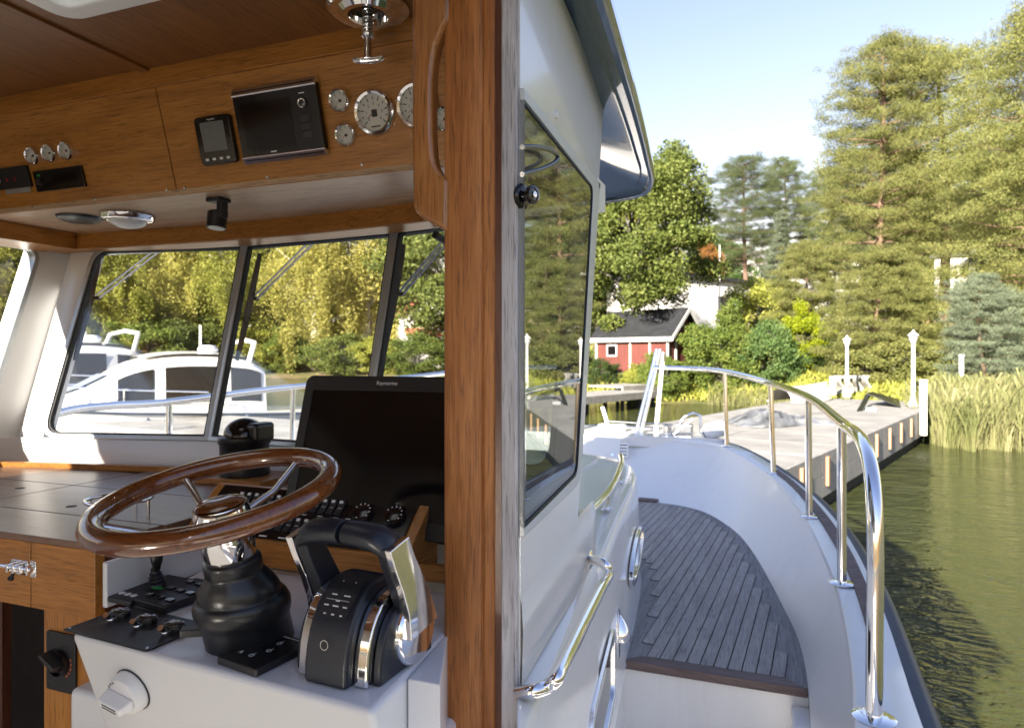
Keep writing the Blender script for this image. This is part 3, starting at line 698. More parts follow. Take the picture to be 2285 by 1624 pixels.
MB().box(((kx + KB.x) / 2 - .01, 1.045, ZK - .145 - .14), (KB.x - kx + .02, .36, .30)).build('console_plinth', M['gel_in'], boat, bevel=.012, seg=3)
MB().box(((kx + KB.x) / 2, 1.02, ZK - .243), (KB.x - kx + .03, .36, .03)).build('console_footrail', M['teak_x'], boat, bevel=.003)
MB().hexa([V(kx - .012, .925, ZK - .01), V(kx - .012, .925, h(-.385)), V(kx - .012, 1.21, h(-.385)), V(kx - .012, 1.21, ZK - .01)], [V(kx, .925, ZK - .01), V(kx, .925, h(-.385)), V(kx, 1.21, h(-.385)), V(kx, 1.21, ZK - .01)]).build('console_cheek', M['gel_in'], boat, bevel=.003)
kface = (V(KB.x - KA.x, KB.y - KA.y, 0)).normalized()
kn_ = kface.cross(V(0, .055, -.20).normalized()); kn_ = kn_ if kn_.y < 0 else -kn_
def onface(px, py): return RP(px, py, V(KA.x, KA.y, ZK), kn_)
def conz(px, py): return RZ(px, py, ZK)
def plate_on(corners, th, name, label, cat, mat, r=.004, bevel=.0012, parent=None):
    """thin plate whose corners (FL, FR, BR, BL) are measured on the console top; returns the thing and its frame."""
    P = [conz(*c) for c in corners]
    o = (P[0] + P[1] + P[2] + P[3]) / 4
    x = ((P[1] - P[0]) + (P[2] - P[3])) / 2; y = ((P[3] - P[0]) + (P[2] - P[1])) / 2
    wdt, dep = x.length, y.length
    Mx = frame(o + V(0, 0, .0006), x, (0, 0, 1))
    if parent is None: parent = thing(name, o, label, cat)
    MB().rbox((wdt, dep, th), r, Mx).build('plate', mat, parent, bevel=bevel)
    return parent, Mx @ T(0, 0, th), wdt, dep
# trim tab panel with three oval switch caps and toggles
tp_, Mt, wt, dt = plate_on([Z5(583, 888), Z5(1238, 1046), Z5(1532, 822), Z5(905, 672)], .003, 'toggle_panel', 'black plate with three oval caps and chrome toggles at the console edge', 'switch panel', M['black'])
for i in range(3):
    x = wt * (-.33 + .33 * i); y = dt * .16
    c = MB().lathe([(0, .012), (.6, .012), (.92, .0105), (1, .007), (1, 0), (0, 0)], Mt @ T(x, y, 0) @ Matrix.Diagonal((.019, .0145, 1, 1)), 28).build('switch_cap', M['black_gloss'], tp_)
    MB().lathe([(.93, .0072), (1.05, .0072), (1.05, .0085), (.95, .0095), (.93, .0072)], Mt @ T(x, y, 0) @ Matrix.Diagonal((.019, .0145, 1, 1)), 28, caps=False).build('rim', M['switch'], c)
    mb = MB()
    for k2, (ax, ay, aw) in enumerate(((-.005, .003, .007), (.004, .002, .006), (-.003, -.004, .009))): mb.box((x + ax, y + ay, .0122), (aw, .0032, .0004), Mt)
    mb.build('legend', M['mark'], c)
    t = MB().tube([(x, y - .016, 0), (x + .002, y - .024, .008), (x + .004, y - .030, .013)], [.005, .0042, .005], 12, M=Mt).build('toggle', M['chrome'], tp_)
    MB().lathe([(0, .003), (.0065, .003), (.0075, .001), (.0075, 0)], Mt @ T(x, y - .017, 0), 18).build('collar', M['steel'], t)
for sx, sy in ((-1, -1), (1, -1), (1, 1), (-1, 1)):
    MB().lathe([(0, .0012), (.002, .0011), (.0026, 0)], Mt @ T(sx * (wt / 2 - .008), sy * (dt / 2 - .008), 0), 10).build('screw', M['steel'], tp_)
# bow thruster joystick
js, Mj, wj, dj = plate_on([Z5(912, 648), Z5(1135, 702), Z5(1400, 500), Z5(1185, 462)], .011, 'joystick_panel', 'small black joystick with ribbed boot on a plate by the white cheek', 'joystick', M['black'], bevel=.003)
MB().lathe([(0, 0), (.0175, 0), (.0165, .004), (.0150, .006), (.0165, .0085), (.0140, .011), (.0125, .0135), (.0138, .016), (.0115, .0185), (.0100, .021), (.0112, .0235), (.0088, .026), (.0075, .029), (.0082, .032), (.006, .036), (0, .037)], Mj @ T(.002, .014, 0) @ Matrix.Rotation(math.radians(8), 4, 'X'), 24).build('boot', M['black_soft'], js)
MB().lathe([(0, .034), (.0065, .034), (.0078, .042), (.0105, .052), (.0115, .062), (.0095, .066), (0, .067)], Mj @ T(.002, .014, 0) @ Matrix.Rotation(math.radians(12), 4, 'Y') @ Matrix.Rotation(math.radians(10), 4, 'X'), 20).build('grip', M['black'], js)
for i in range(3): MB().lathe([(0, .0012), (.0055, .0012), (.0065, 0)], Mj @ T((-1 + i) * .0165, -dj * .33, 0), 18).build('button', M['mark'], js)
MB().lathe([(0, .0010), (.0135, .0010), (.0135, 0)], Mj @ T(.018, .002, 0) @ Matrix.Diagonal((1, .45, 1, 1)), 16).build('green_mark', M['green_ink'], js)
# key pad beside it
kp, Mq, wq_, dq = plate_on([Z5(1160, 690), Z5(1408, 760), Z5(1640, 560), Z5(1400, 500)], .015, 'key_pad', 'chunky black key pad with white symbols beside the steering column', 'keypad', M['black'], r=.006, bevel=.004)
for i in range(3):
    for j in range(3):
        kx_, ky_ = (-.31 + .31 * i) * wq_, (-.32 + .31 * j) * dq
        b_ = MB().rbox((.017, .013, .003), .003, Mq @ T(kx_, ky_, 0)).build('key', M['black_gloss'], kp, bevel=.001)
        if (i + j) % 2 == 0: MB().box((kx_ - .001, ky_, .0033), (.007, .0016, .0003), Mq).box((kx_ + .002, ky_ + .0025, .0033), (.003, .0022, .0003), Mq).build('symbol', M['mark'], b_)
# autopilot / searchlight pad in front of the throttle
ip, Mi, wi, di = plate_on([Z4(288, 1292), Z4(530, 1362), Z4(672, 1188), Z4(480, 1122)], .012, 'icon_pad', 'low black control pad with white icons in front of the throttle', 'control pad', M['black'], r=.003, bevel=.003)
for x, y, c in ((-.22, .05, 0), (.02, .22, 0), (.10, -.02, 0), (-.28, -.24, 1), (-.02, -.24, 0)):
    if c: text('A', .011, Mi @ T(x * wi, y * di, .0003), M['mark'], ip)
    else: MB().ring([(.0042 * math.cos(t), .0042 * math.sin(t)) for t in np.linspace(0, 2 * math.pi, 14)[:-1]], [(.0030 * math.cos(t), .0030 * math.sin(t)) for t in np.linspace(0, 2 * math.pi, 14)[:-1]], .0003, Mi @ T(x * wi, y * di, 0)).box((x * wi + .001, y * di + .005, .0003), (.0012, .006, .0003), Mi).build('icon', M['mark'], ip)
MB().box((.0, di * .42, .0002), (wi * .5, .0022, .0003), Mi).build('legend', M['mark'], ip)
# white rotary knob on the console's front
wk0 = onface(*Z5(1035, 1318))
wk = thing('rotary_knob', wk0, 'white rotary knob with pointer grip on the front of the console', 'knob')
Mw = frame(wk0, kface, kn_) @ Matrix.Scale(.84, 4)
MB().lathe([(0, 0), (.041, 0), (.042, .004), (.040, .018), (.037, .024), (.030, .026), (0, .026)], Mw, 40).build('disc', M['white'], wk, bevel=.0015)
MB().lathe([(.0425, .0005), (.0438, .0005), (.0438, .0025), (.0425, .0025)], Mw, 40, caps=False).build('gasket', M['ink'], wk)
MB().hexa([(Mw @ T(0, 0, .026) @ Matrix.Rotation(math.radians(-12), 4, 'Z')) @ V(*p) for p in ((-.034, -.012, 0), (.034, -.012, 0), (.034, .012, 0), (-.034, .012, 0))], [(Mw @ T(0, -.002, .052) @ Matrix.Rotation(math.radians(-12), 4, 'Z')) @ V(*p) for p in ((-.031, -.008, 0), (.026, -.008, 0), (.026, .008, 0), (-.031, .008, 0))]).build('grip', M['white'], wk, bevel=.003, seg=3)
Mg = Mw @ T(0, -.002, .0523) @ Matrix.Rotation(math.radians(-12), 4, 'Z')
MB().box((0, .003, 0), (.036, .0026, .0004), Mg).box((0, -.003, 0), (.036, .0026, .0004), Mg).build('legend', M['ink'], wk)
mb = MB()
for a in (100, 116, 132): mb.box((0, .033, .0262), (.002, .005, .0004), Mw @ Matrix.Rotation(math.radians(a - 80), 4, 'Z'))
mb.build('ticks', M['ink'], wk)
# black rotary battery switch on the lower teak panel
yb = 1.0015
q0 = [RY(*Z5(x, y), yb) for x, y in ((380, 852), (380, 1300))]
cb = RY(*Z5(490, 1105), yb); hgt = q0[0].z - q0[1].z; wb = (cb.x - q0[0].x) * 2
bs = thing('battery_switch', cb, 'black square battery switch with pointer knob and orange scale on teak panel', 'rotary switch')
Ms = frame(cb, (1, 0, 0), (0, -1, 0))
MB().rbox((wb, hgt, .006), .004, Ms).build('plate', M['black'], bs, bevel=.001)
R_ = wb * .40
MB().lathe([(0, .008), (R_ * .62, .008), (R_ * .72, .016), (R_ * .8, .006), (R_ * .8, .0058)], Ms @ T(0, 0, .001), 36).build('dial', M['black_gloss'], bs)
mb = MB(); mo = MB()
for a in range(0, 360, 18):
    q = mo if (200 < a < 300 or 70 < a < 120) else mb
    q.box((0, R_ * .93, .0063), (R_ * .16, R_ * .09, .0005), Ms @ Matrix.Rotation(math.radians(a), 4, 'Z'))
mo.build('orange_scale', M['orange_ink'], bs)
MB().hexa([(Ms @ Matrix.Rotation(math.radians(-38), 4, 'Z')) @ V(*p) for p in ((-R_ * .95, -.009, .008), (R_ * .45, -.012, .008), (R_ * .45, .012, .008), (-R_ * .95, .009, .008))], [(Ms @ Matrix.Rotation(math.radians(-38), 4, 'Z')) @ V(*p) for p in ((-R_ * 1.0, -.004, .034), (R_ * .3, -.005, .030), (R_ * .3, .005, .030), (-R_ * 1.0, .004, .034))]).build('pointer', M['black'], bs, bevel=.002)
for sx in (-1, 1):
    for sy in (-1, 1): MB().lathe([(0, .0012), (.003, .0010), (.0035, 0)], Ms @ T(sx * wb * .43, sy * hgt * .44, .006), 10).build('screw', M['ink'], bs)

# ---- cup holder ring on the dash
ch = RZ(266, 1160, ZDA)
cup = thing('cup_holder', ch, 'chrome ring cup holder standing on the teak dash behind the wheel', 'cup holder')
rad = .066; zc = .048
MB().tube([(ch.x + rad * math.cos(t), ch.y + rad * math.sin(t), ZDA + zc) for t in np.linspace(0, 2 * math.pi, 41)[:-1]], .0042, 10, closed=True).build('ring', M['chrome'], cup)
for a in (20, 110, 200, 290):
    x, y = ch.x + rad * math.cos(math.radians(a)), ch.y + rad * math.sin(math.radians(a))
    MB().tube([(x, y, ZDA + zc), (x, y, ZDA)], .0038, 10).build('leg', M['chrome'], cup)

# ---- wooden switch box with its sloping black panel
bx0, bx1 = -1.20, -.672
yf, yk = 1.168, 1.272; zf, zk = h(-.392), h(-.303)
sb = thing('switch_box', V((bx0 + bx1) / 2, 1.2, ZK), 'teak box with sloping black panel of rocker switches behind the steering wheel', 'switch panel')
MB().prism([(bx0 - .02, yf, ZK + .012), (bx0 - .02, yf, zf), (bx0 - .02, yk, zk), (bx0 - .02, yk + .012, zk), (bx0 - .02, yk + .012, ZK + .012)], (bx1 - bx0 + .018, 0, 0)).build('box', M['teak_x'], sb, bevel=.003)
MB().prism([(bx1, yf - .004, ZK + .0), (bx1, yf - .004, zf + .006), (bx1, yk - .002, zk + .012), (bx1, yk + .016, zk + .010), (bx1, yk + .016, ZK)], (.024, 0, 0)).build('cheek', M['teak_y'], sb, bevel=.003)
MB().box((-.54, 1.185, ZK + .040), (.24, .02, .032)).build('ledge', M['teak_x'], sb, bevel=.003)
MB().box((-.505, 1.162, ZK + .052), (.018, .020, .052)).build('toggle_catch', M['teak_z'], sb, bevel=.003)
pn = V(0, -(zk - zf), yk - yf).normalized(); pu = V(0, yk - yf, zk - zf).normalized()
Lp = math.hypot(yk - yf, zk - zf)
MP = frame(V((bx0 + bx1) / 2, (yf + yk) / 2, (zf + zk) / 2), (1, 0, 0), pn)
if (MP @ V(0, 1, 0) - MP @ V(0, 0, 0)).z < 0: MP = MP @ Matrix.Rotation(math.pi, 4, 'Z')
WPn = bx1 - bx0 - .012
MB().rbox((WPn, Lp - .008, .004), .004, MP).build('panel', M['black_gloss'], sb, bevel=.001)
def sp(px, py):
    d = ray(px, py); n = pn; o = MP.translation
    p = EYE + d * ((o - EYE).dot(n) / d.dot(n)); return MP.inverted() @ p
def rocker(x, y, mark=True, w_=.0155, l_=.034):
    r = MB().prism([(x - w_ / 2, y - l_ / 2, .004), (x - w_ / 2, y - l_ / 2, .009), (x - w_ / 2, y, .0075), (x - w_ / 2, y + l_ / 2, .0125), (x - w_ / 2, y + l_ / 2, .004)], (w_, 0, 0), MP).build('rocker', M['switch'], sb, bevel=.0012)
    if mark: MB().box((x, y + l_ * .36, .0118), (w_ * .55, l_ * .18, .0006), MP @ T(x, y + l_ * .36, .0118) @ Matrix.Rotation(.29, 4, 'X') @ T(-x, -y - l_ * .36, -.0118)).build('lamp_window', M['mark'], r)
    MB().box((x, y - .001, .0080), (w_ * .6, .0010, .0004), MP).build('line', M['mark'], r)
row2 = sp(*Z4(725, 510)); row1 = sp(*Z4(930, 385))
for i in range(-6, 3): rocker(row2.x + i * .0205 + .0, row2.y * .6 - .018)
for i in range(-13, 1):
    if i in (-7, -6, -5): continue
    rocker(row1.x + i * .0205, .026)
MB().box((row1.x - 6 * .0205, .028, .006), (.045, .02, .006), MP).build('red_switch', M['red'], sb, bevel=.002)
for px, py in ((1058, 408), (1228, 425)):
    q = sp(*Z4(px, py))
    kd = MB().lathe([(0, .016), (.016, .016), (.021, .014), (.023, .010), (.024, .004), (0, .004)], MP @ T(q.x, .018, 0), 36).build('dimmer_dial', M['black_gloss'], sb)
    mb = MB()
    for a in range(-60, 150, 30): mb.box((0, .0185, .0158), (.0026, .0034, .0004), MP @ T(q.x, .018, 0) @ Matrix.Rotation(math.radians(-a), 4, 'Z'))
    mb.build('ticks', M['mark'], kd)
    MB().box((q.x - .004, .001, .0160), (.005, .002, .0004), MP).build('index', M['mark'], kd)
mb = MB()
for x in (-.06, -.02, .02, .06, .09): mb.box((row2.x + x, .003, .0042), (.012, .0022, .0003), MP)
for x in (-.09, -.04, .02): mb.box((row2.x + x, -Lp * .43, .0042), (.02, .003, .0003), MP)
q = sp(*Z4(1110, 545))
mb.ring(rr(.062, .03, .008), rr(.059, .027, .0075), .0003, MP @ T(q.x, -.028, .0041))
mb.box((q.x, -.022, .0042), (.024, .0022, .0003), MP).box((q.x, -.027, .0042), (.018, .0022, .0003), MP)
mb.build('legend', M['mark'], sb)

# ---- big chart plotter on the dash
mt = V(-.7, 1.285, ZDA)
pln = V(0, -math.cos(math.radians(16)), math.sin(math.radians(16)))
o1 = V(-.98, 1.243, h(-.34))
def mp_(px, py): return RP(px, py, o1, pln)
tl = mp_(683, 834); bt = mp_(656, 1100)
wm, hm = .47, .345
mc = V(tl.x + wm / 2, 0, 0); upm = V(0, math.sin(math.radians(16)), math.cos(math.radians(16)))
mc = mp_(690, 836); mc = V(mc.x + wm / 2 - .004, mc.y, mc.z) - upm * hm / 2
plot = thing('chart_plotter', V(mc.x, mc.y, ZDA), 'large chart plotter with blank black screen and lettered bezel behind the wheel', 'chart plotter')
Mm = frame(mc, (1, 0, 0), pln)
MB().rbox((wm, hm, .05), .022, Mm @ T(0, 0, -.05), n=6).build('housing', M['black_soft'], plot, bevel=.006, seg=3)
MB().ring(rr(wm - .004, hm - .004, .020, 6), rr(wm - .050, hm - .072, .003, 6), .004, Mm).build('bezel', M['black'], plot, bevel=.0015)
MB().rbox((wm - .050, hm - .072, .001), .003, Mm @ T(0, 0, .0005)).build('screen', M['screen'], plot)
tx = mp_(866, 854); tx = Mm.inverted() @ tx
text('Raymarine', .0125, Mm @ T(tx.x, hm / 2 - .0185, .0043), M['mark'], plot)
MB().prism([(mc.x - .12, mc.y + .03, ZDA), (mc.x - .12, mc.y + .12, ZDA), (mc.x - .12, mc.y + .10, mc.z), (mc.x - .12, mc.y + .05, mc.z)], (.24, 0, 0)).build('bracket', M['black'], plot)

# ---- compass
cp = RZ(546, 1052, ZDA + .018); cp = V(-1.52, 1.60, ZDA + .018)
cp = RY(546, 1045, 1.62); cp.z = ZDA + .018
slabz([(cp.x - .11, cp.y - .085), (cp.x + .13, cp.y - .085), (cp.x + .13, cp.y + .09), (cp.x - .11, cp.y + .09)], ZDA + .0005, ZDA + .018, 'compass_plinth', M['teak_x'])
cmp_ = thing('compass', cp, 'black domed steering compass on a teak block below the windscreen', 'compass')
Mc = T(*cp)
MB().lathe([(0, 0), (.070, 0), (.072, .01), (.068, .03), (.070, .09), (.074, .095), (.074, .112), (.066, .117), (.058, .117)], Mc, 40).build('housing', M['black_soft'], cmp_)
MB().lathe([(.060, .116)] + [(.060 * math.cos(t), .116 + .052 * math.sin(t)) for t in np.linspace(.1, 1.56, 9)], Mc, 40).build('dome', M['screen'], cmp_)
MB().prism([(cp.x + .028, cp.y - .03, cp.z + .10), (cp.x + .076, cp.y - .04, cp.z + .10), (cp.x + .080, cp.y + .04, cp.z + .10), (cp.x + .03, cp.y + .05, cp.z + .10)], (0, 0, .056)).build('hood', M['black_soft'], cmp_, bevel=.012, seg=3)

# ---- steering wheel
wc = RD(486, 1102, 1.045)
tilt = math.radians(11.5)
ax = V(-.055, -math.sin(tilt), math.cos(tilt)).normalized()
wheel = thing('steering_wheel', V(wc.x, wc.y, ZK), 'glossy lacquered wooden steering wheel with chrome spokes on a black column', 'steering wheel')
Mwh = frame(wc, (1, 0, 0), ax)
RW_ = .170
mb = MB(); rows = []
for k2 in range(72):
    a = 2 * math.pi * k2 / 72; c, s = math.cos(a), math.sin(a)
    rows.append([((RW_ + .0175 * math.cos(t)) * c, (RW_ + .0175 * math.cos(t)) * s, .0165 * math.sin(t)) for t in np.linspace(0, 2 * math.pi, 19)[:-1]])
rows.append(rows[0]); mb.loft(rows, True, False, Mwh); mb.build('rim', M['rim'], wheel, smooth=80)
hubz = -.050
for k2 in range(5):
    a = math.radians(9 + 72 * k2); c, s = math.cos(a), math.sin(a)
    MB().tube([(.030 * c, .030 * s, hubz + .004), (.10 * c, .10 * s, hubz + .014), ((RW_ - .008) * c, (RW_ - .008) * s, -.004)], .0062, 12, M=Mwh).build('spoke', M['steel'], wheel)
hub = MB().lathe([(0, hubz + .034), (.030, hubz + .0345), (.0395, hubz + .032), (.0415, hubz + .026), (.042, hubz + .006), (.040, hubz - .02), (0, hubz - .02)], Mwh, 40).build('hub', M['chrome'], wheel)
MB().lathe([(0, hubz + .040), (.02, hubz + .0395), (.033, hubz + .0375), (.0375, hubz + .0345), (0, hubz + .034)], Mwh, 40).build('cap', M['rim'], hub)
# column: chrome collar, then a black bell that stands on the console
b0 = conz(545, 1432); b0 = V(b0.x, b0.y + .015, ZK)
t0 = Mwh @ V(0, 0, hubz - .02)
def colm(prof, n=40):
    rows = []
    for r_, f, e in prof:
        c = t0 + (b0 - t0) * f; zax = (ax * (1 - f) + V(0, 0, 1) * f).normalized(); Mx = frame(c, (1, 0, 0), zax)
        rows.append([Mx @ V(r_ * math.cos(2 * math.pi * k / n), r_ * e * math.sin(2 * math.pi * k / n), 0) for k in range(n)])
    return MB().loft(rows, True, True)
colm([(.040, 0, 1), (.0405, .03, 1), (.038, .17, 1), (.036, .20, 1)]).build('collar', M['chrome'], wheel)
colm([(.030, .18, 1), (.042, .20, 1), (.0435, .22, 1), (.0435, .31, 1), (.0425, .318, 1), (.045, .34, 1), (.0515, .39, 1), (.0575, .44, 1), (.0615, .49, 1), (.0630, .53, 1), (.0632, .54, 1), (.0665, .553, 1), (.0705, .58, 1), (.0730, .615, 1), (.0738, .65, 1), (.0730, .69, 1.01), (.0705, .73, 1.03), (.0675, .76, 1.05), (.0660, .79, 1.06), (.0655, .82, 1.07), (.0655, .99, 1.08), (.066, 1.0, 1.08)]).build('column_boot', M['black_soft'], wheel, smooth=85)
lv = b0 + V(-.058, -.052, .018)
MB().rbox((.052, .022, .012), .004, frame(lv, (.86, .5, 0), (0, 0, 1))).build('tilt_lever', M['black'], wheel, bevel=.002)

# ---- twin lever throttle
tb0 = conz(*Z7(470, 1440)); 
thr = thing('throttle_control', V(-.575, .90, ZK), 'black and chrome twin lever throttle control at the starboard end of the console', 'throttle')
Pf = conz(*Z7(375, 1480)); Pf.z = ZK
Mt2 = frame(V(Pf.x, Pf.y, ZK), V(.985, -.06, 0), (0, 0, 1))      # x to starboard, y forward
def arc_side(y0, y1, hgt_, n=18, p=2.3):
    out = []
    for k2 in range(n + 1):
        t = math.pi * k2 / n; c = -math.cos(t); s = max(0, math.sin(t))
        out.append(((y0 + y1) / 2 + (y1 - y0) / 2 * math.copysign(abs(c) ** (2 / p), c), hgt_ * s ** (2 / p)))
    return out
def shell(x0, x1, y0, y1, hh, mat, name, parent=thr, p=2.3, bevel=.004):
    pr = arc_side(y0, y1, hh, p=p)
    return MB().prism([(x0, y, z + .0008) for y, z in pr], (x1 - x0, 0, 0), Mt2).build(name, mat, parent, smooth=50, bevel=bevel, seg=3)
shell(-.037, .037, .000, .175, .132, M['navy_grip'], 'body', p=2.2, bevel=.006)
shell(.0372, .060, .016, .172, .116, M['chrome'], 'side_band', bevel=.003)
shell(.0602, .074, .028, .168, .100, M['navy_grip'], 'side_cover', bevel=.004)
shell(-.060, -.0372, .016, .172, .116, M['chrome'], 'side_band', bevel=.003)
shell(-.074, -.0602, .028, .168, .100, M['navy_grip'], 'side_cover', bevel=.004)
MB().lathe([(0, -.002), (.050, -.002), (.050, .004), (.046, .010), (0, .012)], Mt2 @ T(.074, .112, .052) @ Matrix.Rotation(math.pi / 2, 4, 'Y'), 36).build('hub', M['chrome'], thr)
MB().lathe([(0, -.002), (.050, -.002), (.050, .004), (.046, .010), (0, .012)], Mt2 @ T(-.074, .112, .052) @ Matrix.Rotation(-math.pi / 2, 4, 'Y'), 36).build('hub', M['chrome'], thr)
# key pad plate on the sloping front
front = arc_side(0, .175, .132, p=2.2)
rows = []
for y, z in front[4:9]: rows.append((y, z))
n_ = len(rows)
vs = []
for i, (y, z) in enumerate(rows):
    a = front[4 + i - 1]; b = front[4 + i + 1]; tx_, tz_ = b[0] - a[0], b[1] - a[1]; L = math.hypot(tx_, tz_); ny, nz = -tz_ / L, tx_ / L
    wx = .0275 - .002 * abs(i - 2)
    for x in (-wx, wx): vs.append(V(x, y + ny * .0022, z + nz * .0022 + .0008))
MB().loft([[vs[2 * i], vs[2 * i + 1]] for i in range(n_)], M=Mt2).build('key_plate', M['switch'], thr, smooth=60)
def on_front(t):
    f = 4 + t * 4; k2 = min(int(f), 7); u = f - k2
    a, b = front[k2], front[k2 + 1]; y, z = a[0] + (b[0] - a[0]) * u, a[1] + (b[1] - a[1]) * u
    ty, tz = b[0] - a[0], b[1] - a[1]; L = math.hypot(ty, tz)
    return Mt2 @ frame(V(0, y - tz / L * .0030, z + ty / L * .0030 + .0008), (1, 0, 0), (0, -tz / L, ty / L))
mb = MB()
for t, x, wd in ((.06, -.014, .004), (.06, 0, .005), (.06, .014, .004), (.22, -.016, .008), (.22, 0, .010), (.22, .016, .007), (.32, 0, .007), (.45, -.010, .009), (.45, .012, .011), (.80, -.01, .002), (.80, .012, .002)):
    mb.box((x, 0, 0), (wd, .0018, .0003), on_front(t))
mb.box((-.001, 0, 0), (.040, .0005, .0003), on_front(.34))
mb.build('legend', M['mark'], thr)
MB().ring([(.007 * math.cos(t), .007 * math.sin(t)) for t in np.linspace(0, 2 * math.pi, 24)[:-1]], [(.0058 * math.cos(t), .0058 * math.sin(t)) for t in np.linspace(0, 2 * math.pi, 24)[:-1]], .0006, Mt2 @ frame(V(0, .0008, .058), (1, 0, 0), (0, -1, .12))).build('emblem', M['steel'], thr)
# levers: chrome outer blade, dark inner blade, inward grip
for sgn in (1, -1):
    lean = .046 if sgn > 0 else .050
    xo = sgn * .088
    path = [(.112, .052), (.100, .092), (.080, .130), (.058, .168), (.045, .196)]
    wid = [.036, .030, .026, .0235, .023]
    rows = []
    for (y, z), ww_ in zip(path, wid):
        y += .004; rows.append([V(xo - sgn * .007, y - ww_, z - .004), V(xo + sgn * .005, y - ww_ - .001, z - .004), V(xo + sgn * .006, y, z + .002), V(xo + sgn * .005, y + ww_ + .001, z + .006), V(xo - sgn * .007, y + ww_, z + .006)])
    rows = [[V(p.x, p.y, p.z) for p in r] for r in rows]
    MB().loft(rows, True, True, Mt2).build('lever', M['chrome'], thr, smooth=50, bevel=.002)
    rows = []
    for (y, z), ww_ in zip(path[1:], wid[1:]):
        y += .004; rows.append([V(xo - sgn * .0072, y - ww_ + .001, z - .004), V(xo - sgn * .0072, y + ww_ - .001, z + .006), V(xo - sgn * .026, y + ww_ - .005, z + .006), V(xo - sgn * .026, y - ww_ + .005, z - .004)])
    MB().loft(rows, True, True, Mt2).build('lever_pad', M['navy_grip'], thr, smooth=50, bevel=.004, seg=3)
    # grip: fat rounded bar from the lever's head inward to the middle
    pts = [(xo - sgn * .004, .056, .178), (xo - sgn * .016, .052, .192), (xo - sgn * .035, .050, .200), (xo - sgn * .060, .050, .2025), (sgn * .0035, .050, .203)]
    rows = []
    for (x, y, z), r_ in zip(pts, (.018, .0225, .0225, .0215, .0205)):
        rows.append([V(x, y + r_ * 1.12 * math.cos(t), z + r_ * .86 * math.sin(t)) for t in np.linspace(0, 2 * math.pi, 21)[:-1]])
    MB().loft(rows, True, True, Mt2).build('grip', M['navy_grip'], thr, smooth=60, bevel=.003, seg=3)
# ================================================================== OVERHEAD INSTRUMENTS
def opf(px, py): return frame(op(px, py), PX, PN)
GA = []
def gauge(px, py, r, label, big=False):
    Mx = opf(px, py)
    t = thing('gauge', Mx.translation, label, 'gauge', 'round gauges on the overhead panel')
    bz = MB().lathe([(r * .80, .004), (r * .85, .012), (r * .97, .0145), (r * 1.07, .010), (r * 1.10, .002), (r * 1.10, 0), (r * .8, 0)], Mx, 40, caps=False).build('bezel', M['chrome'], t)
    MB().lathe([(0, .0035), (r * .88, .0035), (r * .88, .001)], Mx, 40).build('face', M['dial'], t)
    mb = MB()
    for k in range(11 if big else 7):
        a = math.radians(130 - 260 * k / (10 if big else 6)); L = r * (.20 if k % 2 == 0 else .12)
        mb.box((0, r * .66, .0038), (r * .045, L, .0004), Mx @ Matrix.Rotation(a, 4, 'Z'))
    if big:
        mb.rbox((r * .30, r * .34, .0004), r * .04, Mx @ T(0, -.02 * r, .0036)); mb.box((0, r * -.62, .0038), (r * .5, r * .06, .0004), Mx)
    mb.build('scale', M['ink'], t)
    if big:
        for k in range(7):
            a = math.radians(130 - 260 * k / 6); text(str(k), r * .20, Mx @ T(-math.sin(a) * r * .42, math.cos(a) * r * .42, .0037), M['ink'], t, 'numeral')
    nd = MB().prism([(-r * .035, -r * .15, .0055), (r * .035, -r * .15, .0055), (0, r * .62, .0055)], (0, 0, .0008), Mx @ Matrix.Rotation(math.radians(118), 4, 'Z')).build('needle', M['orange_ink'] if not big else M['red'], t)
    MB().lathe([(0, .0075), (r * .12, .007), (r * .14, .0040)], Mx, 18).build('boss', M['ink'], t)
    return t
gauge(*Z1(1705, 505), .0265, 'small chrome rimmed gauge at the upper left of the big dial')
gauge(*Z1(1735, 677), .0265, 'small chrome rimmed gauge directly below another, left of the big dial')
gauge(*Z1(1875, 565), .050, 'large round gauge in full view right of the overhead display', True)
gauge(*Z1(2090, 530), .050, 'large round gauge half hidden behind the teak grab handle', True)
gauge(*Z1(2228, 597), .0265, 'small gauge peeking out between grab handle and door post')
gauge(*Z1(172, 780), .0245, 'leftmost of three small gauges in a row on the overhead panel')
gauge(*Z1(256, 766), .0245, 'middle of three small gauges in a row on the overhead panel')
gauge(*Z1(340, 754), .0245, 'rightmost of three small gauges in a row on the overhead panel')
def plate4(c4, name, label, cat):
    P = [op(*c) for c in c4]; o = sum(P, V(0, 0, 0)) / 4
    x = ((P[1] - P[0]) + (P[2] - P[3])) / 2; y = ((P[3] - P[0]) + (P[2] - P[1])) / 2
    return thing(name, o, label, cat), frame(o, PX, PN), x.length, y.length
# small instrument display
sd, Ma, wa, ha = plate4([Z1(1032, 832), Z1(1205, 812), Z1(1160, 570), Z1(983, 592)], 'instrument_display', 'small upright black instrument with grey screen left of the overhead display', 'display')
MB().rbox((wa, ha, .016), .012, Ma, n=6).build('housing', M['black_gloss'], sd, bevel=.004, seg=3)
MB().rbox((wa * .66, ha * .60, .0006), .003, Ma @ T(0, ha * .08, .0161)).build('screen', M['lcd'], sd)
text('Raymarine', .0058, Ma @ T(0, ha * .43, .0162), M['mark'], sd)
for i in range(4): MB().box(((-.3 + .2 * i) * wa, -ha * .38, .0164), (wa * .09, ha * .05, .0004), Ma).build('key_mark', M['mark'], sd)
